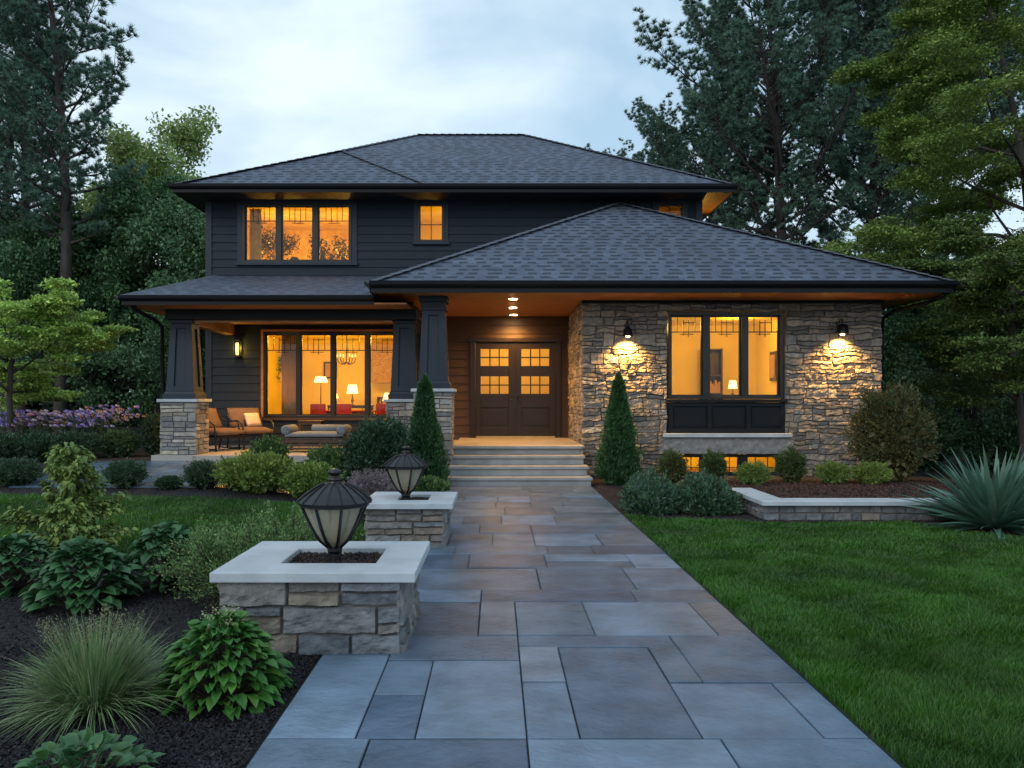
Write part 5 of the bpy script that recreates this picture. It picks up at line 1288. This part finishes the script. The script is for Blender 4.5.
# ---------------------------------------------------------------- trees
def grow(mb, p, d, L_, r, lev, tips, P, q):
    k = P['seg'][lev]; pts = [p]; rad = [r]; dd = d.copy()
    end = r*P['taper'][lev]
    for i in range(k):
        dd = (dd+Vector((q.gauss(0, 1), q.gauss(0, 1), q.gauss(0, 1)))*P['wob'][lev]+Vector((0, 0, P['up'][lev]))).normalized()
        pts.append(pts[-1]+dd*L_/k); rad.append(r+(end-r)*(i+1)/k)
    mb.tube(pts, rad, [9, 6, 5, 4, 3][lev], False)
    if lev == P['levels']: tips += [(pts[-1], dd), (pts[-2], dd)]; return
    n = P['n'][lev]
    for i in range(n):
        t = P['t0'][lev]+(1-P['t0'][lev])*(i+q.random()*.8)/n; f = t*k; j = min(k-1, int(f)); b = pts[j].lerp(pts[j+1], f-j)
        ax = (pts[j+1]-pts[j]).normalized(); rr = rad[j]+(rad[j+1]-rad[j])*(f-j)
        az_ = i*2.4+q.uniform(-.5, .5); ref = Vector((1, 0, 0)) if abs(ax.x) < .8 else Vector((0, 1, 0)); u = ax.cross(ref).normalized(); v = ax.cross(u)
        an = R(P['ang'][lev])*q.uniform(.75, 1.25); nd = ax*math.cos(an)+(u*math.cos(az_)+v*math.sin(az_))*math.sin(an)
        if lev >= 1: nd.z = nd.z*P.get('flat', 1)+.0; nd.normalize()
        sc = P['len'][lev]*q.uniform(.75, 1.2)*(P['prof'](t) if lev == 0 else (1.15-.55*t))
        grow(mb, b, nd, L_*sc, rr*P['rr'][lev], lev+1, tips, P, q)
    if lev > 0: tips.append((pts[-1], dd))
    elif P.get('toptip'): tips.append((pts[-1], dd))
def foliage_leaves(tips, g, per, rad, ls, base, alt, flat=1., wr=.55, drop=.0, ao=None):
    T = np.array([t[0] for t in tips]); n = len(T)*per
    P = np.repeat(T, per, 0)+sph(g, n)*(g.random((n, 1))**.5)*np.array([[rad, rad, rad*flat]])
    P[:, 2] -= drop*g.random(n)
    Nn = np.array([[0, 0, 1.]])+g.normal(0, .5 if flat < .6 else 1., (n, 3)); Dd = sph(g, n)*np.array([[1, 1, .45 if flat < .6 else 1]])
    L_ = ls*g.uniform(.65, 1.25, n); C = colours(g, n, base, .28, alt, .3)
    cl = np.repeat(g.uniform(.75, 1.25, len(T)), per)[:, None]
    return leafset(P, Dd, Nn, L_, L_*wr, C*cl)
def tree(name, loc, H, tr, P, per, rad, ls, base, alt, label, seed, flat=1., group=None, cat='tree', lean=(0, 0), drop=0., wr=.55):
    q = random.Random(seed); g = np.random.default_rng(seed); t = thing(name, (0, 0, 0), label, cat, group); mb = MB(); tips = []
    grow(mb, Vector((0, 0, -.1)), Vector((lean[0], lean[1], 1)).normalized(), H, tr, 0, tips, P, q)
    mb.build('trunk', M['bark'], t, smooth=True)
    V, F, C = foliage_leaves(tips, g, per, rad, ls, base, alt, flat, wr, drop); mesh_np('crown', M['leaf'], V, F, C, t)
    t.location = (*loc, gz(*loc) if loc[1] < 40 else 0); return t
DEC = dict(levels=3, seg=[8, 5, 4, 3], taper=[.25, .3, .35, .4], wob=[.04, .1, .15, .2], up=[.02, .09, .05, .03], n=[17, 6, 4], t0=[.10, .3, .3], ang=[58, 45, 42], len=[.40, .45, .5], rr=[.45, .55, .6], prof=lambda t: 1.12-.75*t**2.0, toptip=True)
def place(o, x, y, rz, s, label, sz=None):
    c_ = copy_tree(o); c_.location = (x, y, gz(x, y) if y < 40 else 0); c_.rotation_euler = (0, 0, rz); c_.scale = (s, s, sz or s); c_['label'] = label; return c_
bg_ = 'leafy trees behind the house'
dec = tree('deciduous_tree', (-11.0, 26.5), 7.7, .22, DEC, 60, .55, .15, (.085, .18, .08), (.11, .22, .09), 'dense green leafy tree just left of the upper storey', 101, group=bg_)
light_ = tree('deciduous_tree', (-13.7, 31.5), 10.9, .22, DEC, 44, .62, .18, (.42, .52, .19), (.28, .40, .14), 'pale yellow-green leafy tree topping out left of the roof', 103, group=bg_)
place(dec, -8.6, 24.5, 2.2, .82, 'shorter dark leafy tree behind the left end of the porch'); place(dec, -13.8, 25.5, 4.0, .85, 'dark leafy tree between the pines and the porch')
place(dec, -17.0, 28, 1.2, .9, 'dark leafy tree at the far left behind the maple'); place(dec, -15.5, 31, 5.2, 1.0, 'shaded leafy tree deep behind the left pines')
place(dec, 12.6, 24.5, .6, .72, 'dark leafy tree right behind the stone wing corner'); place(dec, 16.2, 27, 2.9, .8, 'dark leafy tree behind the right maple trunk'); place(dec, 20.0, 26, 4.4, .85, 'dark leafy tree at the far right edge')
place(dec, 9.6, 27.5, 3.6, .8, 'small leafy tree rising behind the wing roof'); place(dec, -20.5, 25, 3.1, .85, 'leafy tree beyond the left picture edge')

def pine(loc, H, cr, cb, label, seed, limbs=42, per=30, tr=.2, up=.10, lean=(0, 0), fork=False, base=(.088, .178, .128), nd=.2):
    q = random.Random(seed); g = np.random.default_rng(seed); t = thing('pine_tree', (0, 0, 0), label, 'pine tree', 'tall pines'); mb = MB(); T = []; D_ = []
    def trunk(p, d, L_, r):
        pts = [p]; dd = d
        for i in range(9): dd = (dd+Vector((q.gauss(0, .03), q.gauss(0, .03), .03))).normalized(); pts.append(pts[-1]+dd*L_/9)
        mb.tube(pts, [r*(1-.85*i/9) for i in range(10)], 8, False); return pts
    tp = trunk(Vector((0, 0, -.1)), Vector((lean[0], lean[1], 1)).normalized(), H, tr)
    def at(pts, u): f = u*9; j = min(8, int(f)); return pts[j].lerp(pts[j+1], f-j)
    for i in range(limbs):
        u = cb+(1-cb)*((i+.5)/limbs); p = at(tp, u); a = i*2.4+q.uniform(-.4, .4); v = (u-cb)/(1-cb)
        L_ = cr*(.55+.75*v*(1-v)*2 if v < .5 else (1.05*(1-v)**.75+.12)*1.3)*q.uniform(.6, 1.2)
        d = Vector((math.cos(a), math.sin(a), q.uniform(.0, .35)+v*.5)).normalized(); r = tr*(1-u*.85)*.42; k = 6; pts = [p]; ds = []
        for j in range(k): d = (d+Vector((q.gauss(0, .09), q.gauss(0, .09), up+q.gauss(0, .06)))).normalized(); pts.append(pts[-1]+d*L_/k); ds.append(d.copy())
        mb.tube(pts, [r*(1-.8*j/k) for j in range(k+1)], 5, False)
        nb = max(5, int(L_*4.6))
        for b in range(nb):
            f = (.28+.72*(b+q.random())/nb)*k; f = min(f, k-.001); j = int(f); bp = pts[j].lerp(pts[j+1], f-j); ax = ds[j]
            sdv = ax.cross(Vector((0, 0, 1))).normalized()*(1 if b % 2 else -1); bd = (ax*.75+sdv*q.uniform(.5, 1)+Vector((0, 0, q.uniform(-.1, .55)))).normalized(); bl = L_*.30*q.uniform(.5, 1.2)*(1.2-.6*f/k)+.15
            e1 = bp+bd*bl*.5; bd2 = (bd+Vector((0, 0, .28))).normalized(); e2 = e1+bd2*bl*.5
            mb.tube([bp, e1, e2], [r*.28, r*.2, .008], 3, False)
            m = max(3, int(bl*7))
            for z_ in range(m):
                s = (.45+.55*(z_+q.random())/m); c_ = bp.lerp(e1, s*2) if s < .5 else e1.lerp(e2, s*2-1)
                off = Vector((q.gauss(0, .10), q.gauss(0, .10), q.gauss(0, .07)+.05)); T.append(c_+off); D_.append((bd2+off*4).normalized())
            T.append(e2); D_.append(bd2)
    for j in range(4): T.append(tp[-1]); D_.append(Vector((0, 0, 1)))
    mb.build('trunk', M['bark'], t, smooth=True)
    T = np.array(T); D_ = np.array(D_); n = len(T)*per; P = np.repeat(T, per, 0); Dn = norm(np.repeat(D_, per, 0)*.75+sph(g, n)*1.0+[[0, 0, .25]])
    L_ = nd*g.uniform(.6, 1.15, n)[:, None]; S = norm(np.cross(Dn, sph(g, n)))*.013
    V = np.stack([P-S, P+S, P+Dn*L_], 1).reshape(-1, 3); F = np.arange(3*n).reshape(-1, 3)
    C = np.repeat(colours(g, n, base, .3, (base[0]*1.5, base[1]*1.35, base[2]*1.35), .3)*np.repeat(g.uniform(.8, 1.2, len(T)), per)[:, None], 3, 0)
    mesh_np('crown', M['needle'], V, F, C, t); t.location = (*loc, gz(*loc)); print('pine', len(T)); return t
p1 = pine((-13.2, 24.2), 17.5, 2.7, .34, 'tallest pine on the left, its straight trunk rising behind the maple', 201, 60, 44, .22)
p2 = pine((11.0, 30.5), 18.5, 6.3, .36, 'broad-crowned pine behind the right end of the upper roof', 202, 60, 46, .30, .15)
def pc(o, *a): c_ = place(o, *a); return c_
pc(p1, -15.4, 26.0, 2.0, .95, 'second left pine with darker trunk at the picture edge'); pc(p1, -17.5, 29, 4.1, 1.05, 'outermost left pine, crown cut by the picture edge')
pc(p2, 14.2, 31.5, 2.4, .98, 'second broad pine, right of the first behind the wing roof'); pc(p2, 9.4, 33.5, 4.2, .78, 'slim pine trunk just right of the upper eave')
pc(p2, 18.0, 33.5, 1.3, 1.0, 'pine showing dark through the right maple crown'); pc(p2, 7.6, 39, 5.0, .72, 'distant pine peeking over the right end of the main roof')
# leaning bare trunk pine at left
pine((-14.2, 23.2), 15, 2.8, .45, 'leaning pine trunk at the left behind the flower clumps', 204, 30, 24, .2, lean=(-.12, .02))

MAP = dict(levels=3, seg=[5, 6, 5, 3], taper=[.5, .25, .3, .4], wob=[.06, .10, .13, .15], up=[.0, -.02, -.03, -.06], n=[9, 9, 6], t0=[.35, .22, .2], ang=[58, 50, 45], len=[1.0, .42, .42], rr=[.55, .45, .5], prof=lambda t: 1.2-.5*t, toptip=False, flat=.35)
MAP['flat'] = .22; MR = dict(MAP); MR.update(len=[.37, .42, .42], n=[22, 9, 7], t0=[.22, .2, .2], seg=[9, 6, 5, 3], prof=lambda t: 1.15-.75*t**2.2, up=[.0, .01, -.02, -.05])
tree('maple_tree', (-10.4, 17.2), 3.5, .075, dict(MAP, len=[.62, .42, .42]), 50, .25, .09, (.50, .68, .18), (.36, .54, .15), 'small light green maple with layered branches in the left rear bed', 301, flat=.16, group='maple trees', drop=.05)
tree('maple_tree', (12.4, 18.6), 12.0, .11, MR, 84, .46, .085, (.20, .29, .06), (.15, .24, .06), 'tall yellow-green maple spreading over the right edge', 302, flat=.16, group='maple trees', drop=.08)
tree('maple_tree', (9.9, 13.2), 2.6, .07, dict(MAP, len=[.7, .42, .42]), 24, .25, .08, (.06, .11, .04), (.08, .13, .04), 'low young maple behind the yucca', 303, flat=.3, group='maple trees') if False else None

tree('maple_tree', (10.3, 15.6), 4.6, .075, dict(MAP, len=[.50, .42, .42], n=[14, 9, 6], t0=[.32, .2, .2], seg=[7, 6, 5, 3]), 60, .3, .075, (.13, .20, .05), (.09, .16, .045), 'slim green maple rising behind the yucca at the right edge', 305, flat=.16, group='maple trees', drop=.06)
# far woodland belt
g = np.random.default_rng(77); n = 130000
u = g.random(n); x = g.uniform(-55, 55, n); y = g.uniform(36, 44, n)
top = np.array([7.6+2.4*mn.noise(Vector((a*.16, 0, 1)))+1.5*mn.noise(Vector((a*.7, 3, 1))) for a in x]); z = top*g.random(n)
P = np.stack([x, y, z], 1); L_ = g.uniform(.3, .55, n)
V, F, C = leafset(P, sph(g, n), sph(g, n), L_, L_*.6, colours(g, n, (.026, .055, .030), .35)); tag(mesh_np('woodland', M['leaf'], V, F, C), 'dark mass of far-off woodland behind the garden', None, None, 'stuff')
